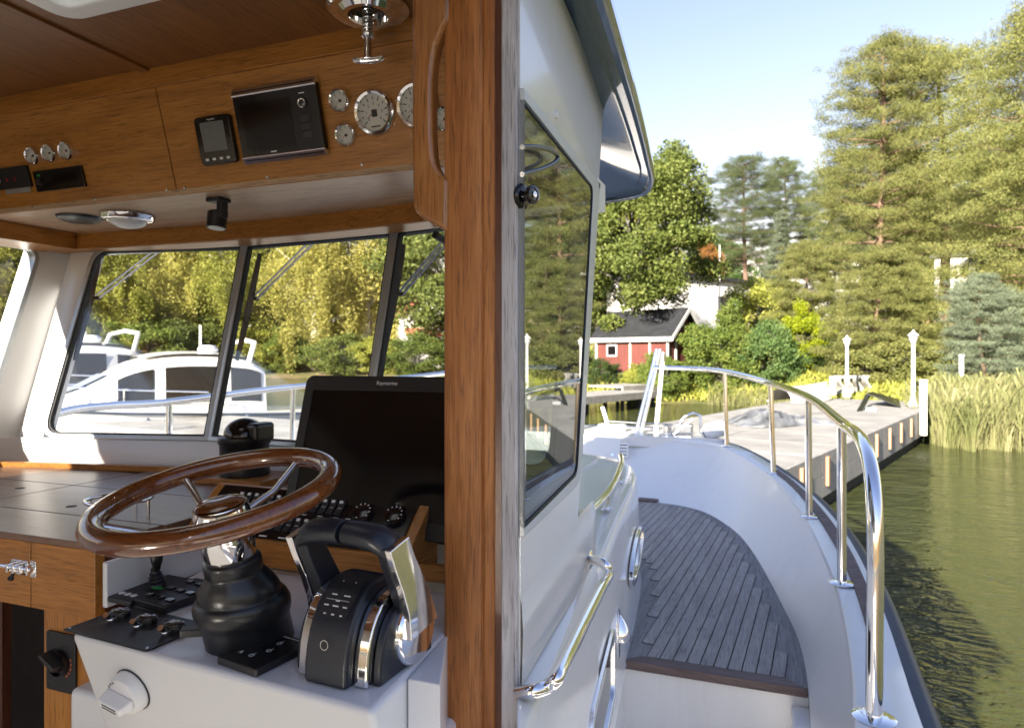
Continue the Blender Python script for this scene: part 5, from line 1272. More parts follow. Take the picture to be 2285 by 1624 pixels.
# main pontoon across the bow
B0 = V(-2.6, 8.75, ZDK); eb = V(-.985, .174, 0).normalized(); nb_ = V(.174, .985, 0).normalized()
pont = thing('main_pontoon', V(-12, 11, 0), 'long grey pontoon lying across in front of the bow', 'dock')
for i in range(14):
    for j in range(2):
        a = B0 + eb * (2.6 * i + .01) + nb_ * (1.5 * j + .01); 
        MB().prism([a, a + eb * 2.58, a + eb * 2.58 + nb_ * 1.48, a + nb_ * 1.48], (0, 0, -.07)).build('deck_slab', M['concrete'], pont, smooth=0, bevel=.006)
    a = B0 + eb * (2.6 * i + .01) - nb_ * .03 + V(0, 0, -.004)
    MB().prism([a, a + eb * 2.58, a + eb * 2.58 + V(0, 0, -.62), a + V(0, 0, -.62)], nb_ * .05).build('skirt_board', M['dockside'], pont, smooth=0)
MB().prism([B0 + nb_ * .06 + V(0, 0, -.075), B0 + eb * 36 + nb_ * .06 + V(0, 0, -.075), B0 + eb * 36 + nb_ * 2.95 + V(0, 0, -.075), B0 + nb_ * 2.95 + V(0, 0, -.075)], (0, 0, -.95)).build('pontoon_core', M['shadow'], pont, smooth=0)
for i in range(5):
    p = B0 + eb * (4 + 5 * i) + nb_ * .25
    MB().lathe([(.10, 0), (.10, .02), (.05, .03), (.045, .16), (.09, .18), (.09, .21), (0, .23)], T(p.x, p.y, ZDK), 16).build('bollard', M['steel'], pont)
# low jetties by the hut
def jetty(px0, py0, px1, py1, wd_, z, label, n=7):
    a, b = RZ(px0, py0, z), RZ(px1, py1, z); u = (b - a).normalized(); v = V(-u.y, u.x, 0)
    if v.dot(Fw) < 0: v = -v
    t = thing('jetty', V(a.x, a.y, 0), label, 'jetty'); L = (b - a).length
    for i in range(n):
        q = a + u * (L / n * i + .01)
        MB().prism([q, q + u * (L / n - .02), q + u * (L / n - .02) + v * wd_, q + v * wd_], (0, 0, -.08)).build('deck_slab', M['concrete'], t, smooth=0)
    MB().prism([a + V(0, 0, -.08), b + V(0, 0, -.08), b + V(0, 0, -.30), a + V(0, 0, -.30)], v * .08).build('edge_beam', M['dockwood'], t)
    for i in range(n + 1):
        q = a + u * (L / n * i) + v * .3
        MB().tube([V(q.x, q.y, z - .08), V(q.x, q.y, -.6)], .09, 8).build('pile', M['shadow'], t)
    return t
jetty(1180, 896, 1470, 872, 2.2, .75, 'low grey jetty on the water left of the bow rail, below the red hut')
jetty(1390, 862, 1545, 853, 2.0, .95, 'far short jetty reaching the round bush beside the red hut')

# ---- dock furniture
M['lampwhite'] = plain('white painted steel', (.66, .65, .62), .4, var=.04)
LW = 1.05
def lamp_post(px, py, ptop, label):
    p = RZ(px, py, ZDK); r = math.hypot(p.x, p.y); H = zat(px, ptop, r) - ZDK; s = H / 2.3
    t = thing('lamp_post', p, label, 'lamp post', 'white lamp posts on the dock')
    MB().lathe([(.14 * s, 0), (.14 * s, .10 * s), (.10 * s, .14 * s), (.085 * s, .20 * s), (.07 * s, .32 * s), (.055 * s, .36 * s), (.048 * s, 1.90 * s), (.075 * s, 1.92 * s), (.075 * s, 1.95 * s), (.03 * s, 1.96 * s)], T(*p) @ Matrix.Diagonal((LW, LW, 1, 1)), 16).build('column', M['lampwhite'], t)
    MB().lathe([(.06 * s, 1.955 * s), (.095 * s, 2.0 * s), (.12 * s, 2.12 * s), (.0, 2.125 * s)], T(*p) @ Matrix.Diagonal((LW, LW, 1, 1)), 8).build('lantern', M['lens'], t, smooth=0)
    mb = MB()
    for k in range(8):
        a = math.pi / 4 * k; mb.tube([(p.x + LW * .062 * s * math.cos(a), p.y + LW * .062 * s * math.sin(a), p.z + 1.955 * s), (p.x + LW * .124 * s * math.cos(a), p.y + LW * .124 * s * math.sin(a), p.z + 2.12 * s)], .008 * s, 5)
    mb.build('lantern_bars', M['ink'], t); t_ = t.children[-1]; t_['kind'] = 'stuff'
    MB().lathe([(.0, 2.12 * s), (.15 * s, 2.125 * s), (.14 * s, 2.15 * s), (.04 * s, 2.24 * s), (.015 * s, 2.30 * s), (0, 2.31 * s)], T(*p) @ Matrix.Diagonal((LW, LW, 1, 1)), 16).build('roof', M['lampwhite'], t)
lamp_post(1890, 886, 748, 'white lantern lamp post beside the curved grey panels')
lamp_post(2038, 906, 736, 'white lantern lamp post at the dock corner near the reeds')
wpst = thing('mooring_post', RZ(2061, 918, ZDK), 'thick white square post at the outer corner of the dock', 'post')
q = RZ(2060, 921, ZDK); MB().box((q.x, q.y, 1.02), (.16, .16, 1.42)).build('shaft', M['lampwhite'], wpst, bevel=.02)
MB().box((q.x, q.y, 1.745), (.19, .19, .04)).build('cap', M['lampwhite'], wpst, bevel=.01)
# crumpled tarpaulin
def tarp():
    p0 = RZ(1745, 945, ZDK); u = Rt; v = Fw; n = 34; P = []
    for i in range(n):
        for j in range(n):
            a, b = (i / (n - 1) - .5), (j / (n - 1) - .5)
            x, y = a * 2.3, b * 1.3 + .25 * math.sin(a * 6)
            x += .16 * noise.noise(V(a * 5, b * 5, 1)); y += .16 * noise.noise(V(a * 5, b * 5, 7))
            e = max(0, 1 - (2 * abs(a)) ** 3) * max(0, 1 - (2 * abs(b)) ** 4)
            rg = 1 - abs(noise.noise(V(a * 7, b * 6, 4))) * 2.2
            z = e * (.05 + .20 * max(0, rg) * (1.0 if a < .05 else .6) + .12 * math.exp(-((a + .25) ** 2) * 30))
            P.append(p0 + u * x + v * y + V(0, 0, .012 + z))
    m = plain('silver grey tarpaulin', (.125, .13, .14), .5, var=.7, nscale=1.7)
    o = MB().add(P, [(i * n + j, (i + 1) * n + j, (i + 1) * n + j + 1, i * n + j + 1) for i in range(n - 1) for j in range(n - 1)]).build('tarpaulin', m, base=V(p0.x, p0.y, ZDK), smooth=25)
    so_ = o.modifiers.new('thickness', 'SOLIDIFY'); so_.thickness = .012
    tag(o, 'crumpled silver grey tarpaulin heaped on the dock', 'tarpaulin')
tarp()
# dark folded ramp flap
ra, rb, rc, rd_ = RZ(1912, 918, ZDK), RZ(2010, 910, ZDK), RZ(2006, 893, ZDK), RZ(1925, 896, ZDK)
rk_ = thing('ramp_flap', ra, 'dark folded ramp flap raised like a tent on the dock', 'ramp')
top_ = (ra + rd_) / 2 + (rb - ra) * .22 + V(0, 0, .36)
for q in ((ra, ra + (rb - ra) * .12, top_ + ed * .5, top_ - ed * .4), (top_ - ed * .4, top_ + ed * .5, rc, rb)):
    MB().prism(list(q), (0, 0, .03)).build('panel', M['black_soft'], rk_, smooth=0)
MB().box((ra.x + .35, ra.y + .12, ZDK + .06), (.25, .12, .10)).build('hinge_block', M['alu'], rk_)
# row of curved grey panels
cpn = thing('panel_rack', RZ(1900, 880, ZDK), 'row of dark grey curved panels standing behind the left lamp post', 'rack')
for i in range(4):
    c = RZ(1872 + i * 20, 878, ZDK); rows = []
    for k in range(9):
        zz = k / 8 * .72; off = .10 * math.sin(k / 8 * 2 * math.pi)
        rows.append([c + Rt * (off - .04) + Fw * -.25 + V(0, 0, zz), c + Rt * (off + .04) + Fw * -.25 + V(0, 0, zz), c + Rt * (off + .04) + Fw * .25 + V(0, 0, zz), c + Rt * (off - .04) + Fw * .25 + V(0, 0, zz)])
    MB().loft(rows, True, True).build('curved_panel', M['dockside'], cpn, smooth=50)
q = RZ(1858, 882, ZDK); MB().box((q.x, q.y, ZDK + .36), (.22, .12, .72)).build('end_post', M['lampwhite'], cpn, bevel=.02)
# upturned white rowing boat
ub = RZ(1795, 893, ZDK + .02)
rb_ = thing('rowing_boat', V(ub.x, ub.y, ZDK), 'white rowing boat turned upside down at the dock edge by the bright bush', 'rowing boat')
Mu = frame(V(ub.x, ub.y, ZDK + .02), Rt * .80 + Fw * .6, (0, 0, 1)); rows = []
for k in range(13):
    t = k / 12; wdt = .62 * (math.sin(math.pi * min(1, t * .82 + .16)) ** .6); hgt = .42 + .12 * t ** 3
    if k == 12: wdt = .03
    rows.append([V((t - .5) * 2.9, wdt * math.cos(a), hgt * math.sin(a) ** .8) for a in np.linspace(0, math.pi, 15)])
MB().loft(rows, M=Mu).build('shell', M['gel'], rb_, smooth=70)
MB().tube([(-1.4, 0, .44), (0, 0, .46), (1.40, 0, .56)], .025, 6, M=Mu).build('keel', M['gel'], rb_)
MB().tube([Mu @ V((t - .5) * 2.9, .62 * (math.sin(math.pi * min(1, t * .82 + .16)) ** .6) + .02, .02) for t in np.linspace(0, .98, 14)], .025, 6).build('gunwale', M['gel'], rb_)
for px, py, lab in ((1526, 850, 'small white notice board by the bush at the water'),):
    p = hpos(px, 36.5); z = ground(p.x, p.y)
    sg = thing('notice_board', V(p.x, p.y, z), lab, 'sign')
    zc_ = zat(px, 860, 36.5)
    MB().tube([(p.x, p.y, z - .2), (p.x, p.y, zc_)], .03, 8).build('post', M['dockside'], sg)
    MB().prism([V(p.x, p.y, zc_ - .2) - Rt * .22, V(p.x, p.y, zc_ - .2) + Rt * .22, V(p.x, p.y, zc_ + .12) + Rt * .22, V(p.x, p.y, zc_ + .12) - Rt * .22], -Fw * .03).build('board', M['lampwhite'], sg)
p = hpos(2145, 27); z = ground(p.x, p.y)
bx = thing('service_post', V(p.x, p.y, z), 'white service post at the edge of the reeds below the blue green pine', 'post')
zt_ = zat(2145, 795, 27)
MB().box((p.x, p.y, (z + zt_) / 2 - .1), (.13, .13, zt_ - z + .2)).build('body', M['lampwhite'], bx, bevel=.03)
MB().box((p.x, p.y, zt_ + .03), (.17, .17, .05)).build('cap', M['lampwhite'], bx, bevel=.02)

# ================================================================== BUILDINGS
M['redwall'] = wood('falu red boards', 2, (.062, .016, .012), (.105, .025, .018), (.145, .036, .026), .8, 0, .22, .004, pores=False)
M['rooffelt'] = plain('black roof felt', (.018, .019, .022), .6, var=.3, nscale=3)
M['render'] = plain('white render', (.80, .78, .74), .85, var=.05, nscale=.8)
M['tile'] = plain('red roof tiles', (.42, .14, .085), .8, var=.25, nscale=2)
M['wpaint'] = plain('white house paint', (.56, .55, .53), .6, var=.03)
def windows(t, rects, fn, depth=.06):
    """rects in wall units; fn maps (u, v, out) to a point."""
    for u0, u1, v0, v1 in rects:
        wf_ = MB()
        o = [(u0, v0), (u1, v0), (u1, v1), (u0, v1)]; b = .07
        i_ = [(u0 + b, v0 + b), (u1 - b, v0 + b), (u1 - b, v1 - b), (u0 + b, v1 - b)]
        vs = [fn(u, v, .002) for u, v in o] + [fn(u, v, .002) for u, v in i_] + [fn(u, v, depth) for u, v in o] + [fn(u, v, depth) for u, v in i_]
        fs = []
        for k in range(4):
            j = (k + 1) % 4; fs += [(4 + k, 8 + 4 + k, 8 + 4 + j, 4 + j), (8 + k, 8 + j, 12 + j, 12 + k), (k, j, 8 + j, 8 + k)]
        w_ = wf_.add(vs, fs).build('window', M['wpaint'], t, smooth=0)
        MB().add([fn(u, v, .02) for u, v in i_], [(0, 1, 2, 3)]).build('pane', M['screen'], w_, smooth=0)
# red hut
RH = 38.0
hp0 = hpos(1490, RH - 1.5); hz = zat(1490, 838, RH - 1.5)
hu = (Rt * .71 - Fw * .70).normalized(); hv = V(-hu.y, hu.x, 0)       # hu: towards the gable end (right, near); hv: into depth
hut = thing('red_hut', V(hp0.x, hp0.y, hz), 'small red wooden hut with black roof, white trim and porch by the water', 'hut')
def Hh(a, b, z): return V(hp0.x, hp0.y, hz) + hu * a + hv * b + V(0, 0, z)
L_, D_, we_, ri = 4.6, 2.9, 2.15, 3.42
MB().prism([Hh(-L_, 0, -.7), Hh(-L_, 0, we_), Hh(-L_, D_ / 2, ri), Hh(-L_, D_, we_), Hh(-L_, D_, -.7)], hu * L_).build('wall', M['redwall'], hut, smooth=0)
for s in (0, 1):
    e0, e1 = (-.30, we_ - .24), (D_ / 2, ri + .07)
    if s: e0 = (D_ + .30, we_ - .24)
    rf = MB().hexa([Hh(-L_ - .3, e0[0], e0[1]), Hh(.45, e0[0], e0[1]), Hh(.45, e1[0], e1[1]), Hh(-L_ - .3, e1[0], e1[1])], [Hh(-L_ - .3, e0[0], e0[1] + .12), Hh(.45, e0[0], e0[1] + .12), Hh(.45, e1[0], e1[1] + .12), Hh(-L_ - .3, e1[0], e1[1] + .12)]).build('roof', M['rooffelt'], hut, smooth=0)
    MB().hexa([Hh(.452, e0[0], e0[1] - .10), Hh(.49, e0[0], e0[1] - .10), Hh(.49, e1[0], e1[1] - .10), Hh(.452, e1[0], e1[1] - .10)], [Hh(.452, e0[0], e0[1] + .14), Hh(.49, e0[0], e0[1] + .14), Hh(.49, e1[0], e1[1] + .14), Hh(.452, e1[0], e1[1] + .14)]).build('barge_board', M['wpaint'], hut, smooth=0)
    if s == 0: MB().hexa([Hh(-L_ - .3, e0[0] - .03, e0[1] - .12), Hh(.45, e0[0] - .03, e0[1] - .12), Hh(.45, e0[0] - .002, e0[1] - .12), Hh(-L_ - .3, e0[0] - .002, e0[1] - .12)], [Hh(-L_ - .3, e0[0] - .03, e0[1] + .10), Hh(.45, e0[0] - .03, e0[1] + .10), Hh(.45, e0[0] - .002, e0[1] + .10), Hh(-L_ - .3, e0[0] - .002, e0[1] + .10)]).build('fascia', M['wpaint'], hut, smooth=0)
for a, b in ((.02, -.02), (-1.05, -.05), (-2.3, -.05), (-4.6, -.05), (.03, .75)):
    MB().box((0, 0, 0), (.10, .10, we_ + .6), frame(Hh(a, b, we_ / 2 - .40), hu, (0, 0, 1))).build('corner_board', M['wpaint'], hut)
MB().hexa([Hh(-4.55, -.06, .0), Hh(.05, -.06, .0), Hh(.05, -.01, .0), Hh(-4.55, -.01, .0)], [Hh(-4.55, -.06, .12), Hh(.05, -.06, .12), Hh(.05, -.01, .12), Hh(-4.55, -.01, .12)]).build('base_board', M['wpaint'], hut)
windows(hut, [(-3.9, -3.2, 1.0, 1.65)], lambda u, v, o: Hh(u, -o, v))
MB().box((0, 0, 0), (.03, .22, .22), frame(Hh(.02, D_ / 2, 2.75), hu, (0, 0, 1))).build('gable_vent', M['wpaint'], hut)
# white flat roofed house on the hill
def house_flat(name, label, px0, px1, ptop, pbot, r, rects, yaw=0.0, depth=7):
    a, b = hpos(px0, r), hpos(px1, r * (1 + yaw)); zt_, zb_ = zat((px0 + px1) / 2, ptop, r), zat((px0 + px1) / 2, pbot, r)
    u = V(b.x - a.x, b.y - a.y, 0); L = u.length; u = u.normalized(); v = V(-u.y, u.x, 0)
    if v.dot(Fw) < 0: v = -v
    t = thing(name, V(a.x, a.y, zb_), label, 'house'); H = zt_ - zb_
    P = lambda x, y, z: V(a.x, a.y, zb_) + u * x + v * y + V(0, 0, z)
    MB().prism([P(0, 0, -3), P(L, 0, -3), P(L, depth, -3), P(0, depth, -3)], (0, 0, H + 3)).build('wall', M['render'], t, smooth=0)
    MB().prism([P(-.35, -.35, H), P(L + .35, -.35, H), P(L + .35, depth + .35, H), P(-.35, depth + .35, H)], (0, 0, .28)).build('roof', M['rooffelt'], t, smooth=0)
    MB().box((0, 0, 0), (.5, .5, .7), frame(P(L * .62, 2, H + .5), u, (0, 0, 1))).build('chimney', M['render'], t)
    windows(t, [(L * x0, L * x1, H * y0, H * y1) for x0, x1, y0, y1 in rects], lambda x, z, o: P(x, -o, z))
    return t
house_flat('white_house', 'white flat roofed house on the slope above the red hut', 1496, 1672, 612, 706, 56, [(.56, .74, .25, .62)], .16)
house_flat('white_house', 'long white house half hidden behind the big pines', 1800, 2010, 596, 660, 70, [(.15, .3, .3, .7), (.55, .7, .3, .7)], .05)
house_flat('white_house', 'white house with dark roof edge between the pines at the right', 2085, 2230, 572, 640, 74, [(.1, .25, .3, .7), (.4, .55, .3, .7), (.7, .9, .3, .7)])
fpole = hpos(1606, 54); zf_ = ground(fpole.x, fpole.y)
fg = thing('flag_pole', V(fpole.x, fpole.y, zf_), 'thin white flag pole in front of the white flat roofed house', 'flag pole')
MB().tube([V(fpole.x, fpole.y, zf_ - .3), V(fpole.x, fpole.y, zat(1606, 548, 54))], [.06, .04], 8).build('pole', M['lampwhite'], fg)
MB().lathe([(0, -.07), (.07, 0), (0, .07)], T(fpole.x, fpole.y, zat(1606, 548, 54)), 10).build('knob', M['lampwhite'], fg)
# villas behind the birches, left
def villa(px, ptop, pbot, r, wd_, label, roofmat, rot=.3):
    c = hpos(px, r); zt_, zb_ = zat(px, ptop, r), zat(px, pbot, r); H = zt_ - zb_
    u = (Rt * math.cos(rot) + Fw * math.sin(rot)); v = V(-u.y, u.x, 0)
    t = thing('villa', V(c.x, c.y, zb_), label, 'house')
    P = lambda x, y, z: V(c.x, c.y, zb_) + u * x + v * y + V(0, 0, z)
    w2 = wd_ / 2; eh = H * .62
    MB().prism([P(-w2, 0, -2), P(w2, 0, -2), P(w2, 0, eh), P(0, 0, H - .1), P(-w2, 0, eh)], v * 9).build('wall', M['render'], t, smooth=0)
    for s in (-1, 1):
        MB().hexa([P(s * (w2 + .5), -.5, eh - .25), P(s * (w2 + .5), 9.5, eh - .25), P(0, 9.5, H - .05), P(0, -.5, H - .05)], [P(s * (w2 + .5), -.5, eh - .05), P(s * (w2 + .5), 9.5, eh - .05), P(0, 9.5, H + .15), P(0, -.5, H + .15)]).build('roof', roofmat, t, smooth=0)
    MB().hexa([P(-w2 - .3, -1.3, eh * .46), P(w2 + .3, -1.3, eh * .46), P(w2 + .3, -.01, eh * .62), P(-w2 - .3, -.01, eh * .62)], [P(-w2 - .3, -1.3, eh * .49), P(w2 + .3, -1.3, eh * .49), P(w2 + .3, -.01, eh * .65), P(-w2 - .3, -.01, eh * .65)]).build('porch_roof', roofmat, t, smooth=0)
    windows(t, [(-w2 * .8, -w2 * .45, eh * .68, eh * .92), (-w2 * .2, w2 * .2, eh * .68, eh * .92), (w2 * .45, w2 * .8, eh * .68, eh * .92), (-w2 * .7, -w2 * .3, eh * .1, eh * .4), (w2 * .2, w2 * .7, eh * .1, eh * .4)], lambda x, z, o: P(x, -o, z))
villa(985, 632, 800, 74, 7.5, 'white villa with red tiled roof seen right of the third wiper', M['tile'])
villa(690, 722, 775, 95, 8, 'pale villa glimpsed through the yellow birches', M['tile'], .1)

# ================================================================== VEGETATION
def leafmat(name, cols, trans=.35, rough=.6):
    m, nt, ns, ls, b = nodes(name); out = ns['Material Output']
    geo = ns.new('ShaderNodeNewGeometry'); oi = ns.new('ShaderNodeObjectInfo')
    c = coord(ns, ls, (1, 1, 1)); n = noi(ns, ls, c, .9, 3)
    a = ns.new('ShaderNodeMath'); a.operation = 'MULTIPLY_ADD'; a.inputs[1].default_value = .45; ls.new(geo.outputs['Random Per Island'], a.inputs[0])
    k = ns.new('ShaderNodeMath'); k.operation = 'MULTIPLY_ADD'; k.inputs[1].default_value = .9; k.inputs[2].default_value = -.18; ls.new(n.outputs[0], k.inputs[0]); ls.new(k.outputs[0], a.inputs[2])
    r = ramp(ns, [(i / (len(cols) - 1) * .8 + .1, c_) for i, c_ in enumerate(cols)]); ls.new(a.outputs[0], r.inputs[0])
    hs = ns.new('ShaderNodeHueSaturation'); mr = ns.new('ShaderNodeMapRange'); mr.inputs[3].default_value = .85; mr.inputs[4].default_value = 1.15
    ls.new(oi.outputs['Random'], mr.inputs[0]); ls.new(mr.outputs[0], hs.inputs['Value']); ls.new(r.outputs[0], hs.inputs['Color'])
    ls.new(hs.outputs[0], b.inputs['Base Color']); b.inputs['Roughness'].default_value = rough; b.inputs['Specular IOR Level'].default_value = .25
    tr = ns.new('ShaderNodeBsdfTranslucent'); ls.new(hs.outputs[0], tr.inputs[0])
    mx = ns.new('ShaderNodeMixShader'); mx.inputs[0].default_value = trans; ls.new(b.outputs[0], mx.inputs[1]); ls.new(tr.outputs[0], mx.inputs[2]); ls.new(mx.outputs[0], out.inputs[0])
    return m
L = {}
L['linden'] = leafmat('bright broad leaves', [(.060, .090, .016), (.125, .155, .034), (.22, .24, .07)])
L['pine'] = leafmat('pine needles', [(.105, .130, .036), (.20, .21, .064), (.31, .295, .10)], .35)
L['pine_dark'] = leafmat('dark pine needles', [(.045, .068, .026), (.095, .12, .045), (.16, .175, .07)], .3)
L['bluepine'] = leafmat('blue green needles', [(.075, .10, .060), (.14, .17, .108), (.23, .26, .17)], .25)
L['birch'] = leafmat('yellow birch leaves', [(.30, .31, .075), (.50, .47, .13), (.66, .60, .21)], .5)
L['birch_green'] = leafmat('yellow green leaves', [(.19, .225, .042), (.34, .355, .07), (.50, .48, .115)], .45)
L['green'] = leafmat('deep green leaves', [(.022, .045, .012), (.050, .080, .02), (.10, .13, .03)], .3)
L['bush'] = leafmat('bush leaves', [(.055, .095, .018), (.12, .165, .03), (.23, .25, .055)], .35)
L['bushgreen'] = leafmat('round bush leaves', [(.03, .065, .018), (.075, .125, .035), (.14, .19, .06)], .3)
L['lime'] = leafmat('lime yellow leaves', [(.12, .17, .008), (.26, .31, .012), (.42, .44, .03)], .45)
L['orange'] = leafmat('orange autumn leaves', [(.16, .075, .025), (.28, .13, .035), (.36, .20, .06)], .4)
L['reed'] = leafmat('dry reeds', [(.12, .145, .045), (.235, .24, .095), (.37, .335, .18)], .3, .7)
M['bark'] = wood('pine bark', 2, (.07, .045, .032), (.16, .10, .068), (.26, .165, .11), .9, 0, .06, .02, pores=False)
M['bark_grey'] = wood('grey bark', 2, (.05, .045, .04), (.12, .11, .10), (.22, .21, .20), .9, 0, .06, .02, pores=False)
M['bark_birch'] = wood('birch bark', 0, (.10, .09, .085), (.55, .53, .50), (.72, .70, .67), .8, 0, .06, .01, pores=False)
def leaves(cent, ln, wd_, up=.3, droop=None):
    n = len(cent); nr = rng.normal(size=(n, 3)); nr[:, 2] = nr[:, 2] * .9 + up * .4; nr[:, :2] += np.array((sdir.x, sdir.y)) * -.0; nr /= np.linalg.norm(nr, axis=1)[:, None]
    a = rng.normal(size=(n, 3))
    if droop is not None: a += np.array(droop)
    a -= nr * (a * nr).sum(1)[:, None]; a /= np.linalg.norm(a, axis=1)[:, None]; b = np.cross(nr, a)
    s = rng.uniform(.6, 1.3, n)[:, None]
    l_, w_ = ln * s / 2, wd_ * s / 2
    v = np.stack([cent - a * l_, cent + b * w_, cent + a * l_, cent - b * w_], 1).reshape(-1, 3)
    return v, np.arange(n * 4).reshape(n, 4)
def blob(n, c, r):
    p = rng.normal(size=(n, 3)); p /= np.linalg.norm(p, axis=1)[:, None]
    p *= (rng.uniform(0, 1, n) ** .45)[:, None]
    return np.array(c) + p * np.array(r)
def limb_mesh(limbs, mat, name):
    mb = MB()
    for pts, r in limbs: mb.tube(pts, r, 7)
    me = bpy.data.meshes.new(name); me.from_pydata([tuple(p) for p in mb.v], [], mb.f); me.update(); me.shade_smooth(); me.materials.append(mat); return me
def leaf_mesh(cents, ln, wd_, mat, name='crown', up=.3, droop=None):
    c = np.concatenate(cents); v, f = leaves(c, ln, wd_, up, droop)
    o = numesh(name, v, f, mat); me = o.data; bpy.data.objects.remove(o); return me
def wob(p, s, k=.35): return (noise.noise(V(p[0] * k + s, p[1] * k, p[2] * k)) )
def make_broad(Ht, rx, rz, cz, nc, nl, size, mat, bark, seed, weep=False, skirt=0.0):
    """broadleaf tree of height Ht; crown ellipsoid of radius rx/rz centred at cz."""
    random.seed(seed); cents = []; limbs = []
    limbs.append(([V(0, 0, -.3), V(.1, .05, Ht * .3), V(-.05, .1, Ht * .6), V(.05, 0, Ht * .85)], [Ht * .022, Ht * .017, Ht * .010, Ht * .003]))
    for i in range(nc):
        u = random.uniform(-1, 1); th = random.uniform(0, 2 * math.pi); q = math.sqrt(1 - u * u)
        f = random.uniform(.45, 1.0) ** .6
        lump = min(1.18, 1 + .55 * noise.noise(V(q * math.cos(th) * 1.7 + seed, q * math.sin(th) * 1.7, u * 1.7)))
        p = V(rx * q * math.cos(th) * f * lump, rx * q * math.sin(th) * f * lump, cz + rz * u * f * lump)
        taper = 1.0 - .25 * max(0, u)
        p.x *= taper; p.y *= taper
        cr_ = rx * random.uniform(.16, .27)
        if weep:
            k = nl; c = blob(k, p, (cr_ * .75, cr_ * .75, cr_ * 1.5)); c[:, 2] -= rng.exponential(cr_ * .8, k)
        else: c = blob(nl, p, (cr_, cr_, cr_ * .72))
        cents.append(c)
        if i % 3 == 0:
            z0 = max(Ht * .16, min(p.z * .72, Ht * .7)); limbs.append(([V(0, 0, z0), V(p.x * .5, p.y * .5, (z0 + p.z) / 2 + .2), p], [Ht * .006, Ht * .004, Ht * .0012]))
    return leaf_mesh(cents, size, size * (.62 if not weep else .5), mat, up=.35, droop=(0, 0, -1.2) if weep else None), limb_mesh(limbs, bark, 'trunk')
def make_pine(Ht, start, rx, levels, nl, mat, bark, seed, conic=.5, lean=(0, 0), needle=(.17, .034), flat=.62, nb=7, skip=.10, puff=.42, dens=1.0, fill=0):
    """pine: whorls of branches that carry flat cloud-like pads of needles, with open gaps between the levels."""
    random.seed(seed); cents = []; limbs = []
    axis = lambda f: V(lean[0] * f + .25 * math.sin(f * 4 + seed), lean[1] * f + .2 * math.cos(f * 3 + seed), Ht * f)
    limbs.append(([axis(f) + V(0, 0, -.4 if f == 0 else 0) for f in np.linspace(0, .97, 9)], list(np.linspace(Ht * .018, Ht * .004, 9))))
    for i in range(levels):
        f0 = start + (.985 - start) * (i + .3) / levels; g = (f0 - start) / (1 - start)
        env = max(.2, (1 - g) ** conic * (.62 + .38 * min(1, g * 4 + .2)))
        for b in range(nb):
            if random.random() < skip: continue
            f = min(.98, f0 + random.uniform(-.35, .35) * (1 - start) / levels)
            th = b * 2 * math.pi / nb + i * 1.1 + random.uniform(-.35, .35); R = rx * env * random.uniform(.6, 1.12)
            a = axis(f); d = V(math.cos(th), math.sin(th), 0)
            tip = a + d * R + V(0, 0, R * random.uniform(-.04, .22))
            limbs.append(([a - V(0, 0, .1), a + d * R * .5 + V(0, 0, R * .02), a + (tip - a) * .8 - V(0, 0, .12)], [Ht * .0032, Ht * .0018, Ht * .0006]))
            m = 3 + int(R * 2.6 * dens)
            sd2 = V(-d.y, d.x, 0)
            for k in range(m):
                t = .30 + .74 * (k + random.random()) / m
                c = a + (tip - a) * t + sd2 * random.gauss(0, .13) * R * (1.15 - .5 * t) + V(0, 0, random.uniform(-.10, .26)) * puff * 2
                s = puff * random.uniform(.65, 1.35)
                n = int(nl * (s / puff) ** 2)
                cents.append(blob(n, c, (s * 1.15, s * 1.15, s * flat)))
    for i in range(fill):
        g = random.random() ** .85; f = start + (1 - start) * g; th = random.uniform(0, 2 * math.pi)
        env = max(.10, (1 - g) ** conic * (.62 + .38 * min(1, g * 4 + .2)))
        if g > .86: env *= math.sqrt(max(0, 1 - ((g - .86) / .15) ** 2))
        lump = 1 + .45 * noise.noise(V(math.cos(th) * 1.5, math.sin(th) * 1.5, f * Ht * .38 + seed))
        R = rx * env * lump * random.uniform(.55, 1.0); a = axis(f); c0 = V(a.x + R * math.cos(th), a.y + R * math.sin(th), a.z)
        cw = puff * random.uniform(1.3, 2.4)
        for k in range(7):
            s = puff * random.uniform(.55, 1.05)
            c = c0 + V(random.gauss(0, .55) * cw, random.gauss(0, .55) * cw, abs(random.gauss(0, .22)) * cw)
            cents.append(blob(int(nl * (s / puff) ** 2), c, (s * 1.15, s * 1.15, s * flat)))
    a = axis(.985); cents.append(blob(nl * 2, a, (rx * .15, rx * .15, rx * .12)))
    return leaf_mesh(cents, needle[0], needle[1], mat, up=.4, droop=(0, 0, .6)), limb_mesh(limbs, bark, 'trunk')
def plant(kind, meshes, px, r, ptop, Ht, label, cat='tree', group=None, rot=0.0, mat=None, sink=0.0, wide=1.0, zbase=None):
    p = hpos(px, r); z = ground(p.x, p.y) - sink if zbase is None else zbase
    s = (zat(px, ptop, r) - z) / Ht
    t = thing(kind, V(p.x, p.y, z), label, cat, group); t.rotation_euler = (0, 0, rot); t.scale = (s * wide, s * wide, s)
    for me, nm in zip(meshes, ('crown', 'trunk')):
        o = bpy.data.objects.new(nm, me); C.objects.link(o); o.parent = t
        if nm == 'crown' and mat: o.material_slots[0].link = 'OBJECT'; o.material_slots[0].material = mat
    return t
linden = make_broad(11, 3.9, 4.3, 6.7, 130, 620, .15, L['linden'], M['bark_grey'], 3)
pineA = make_pine(19, .10, 5.0, 17, 88, L['pine'], M['bark'], 5, .24, puff=.44, dens=.85, fill=300, needle=(.15, .030))
pineB = make_pine(18, .34, 4.6, 13, 88, L['pine'], M['bark'], 9, .22, puff=.44, dens=.85, fill=200, needle=(.15, .030))
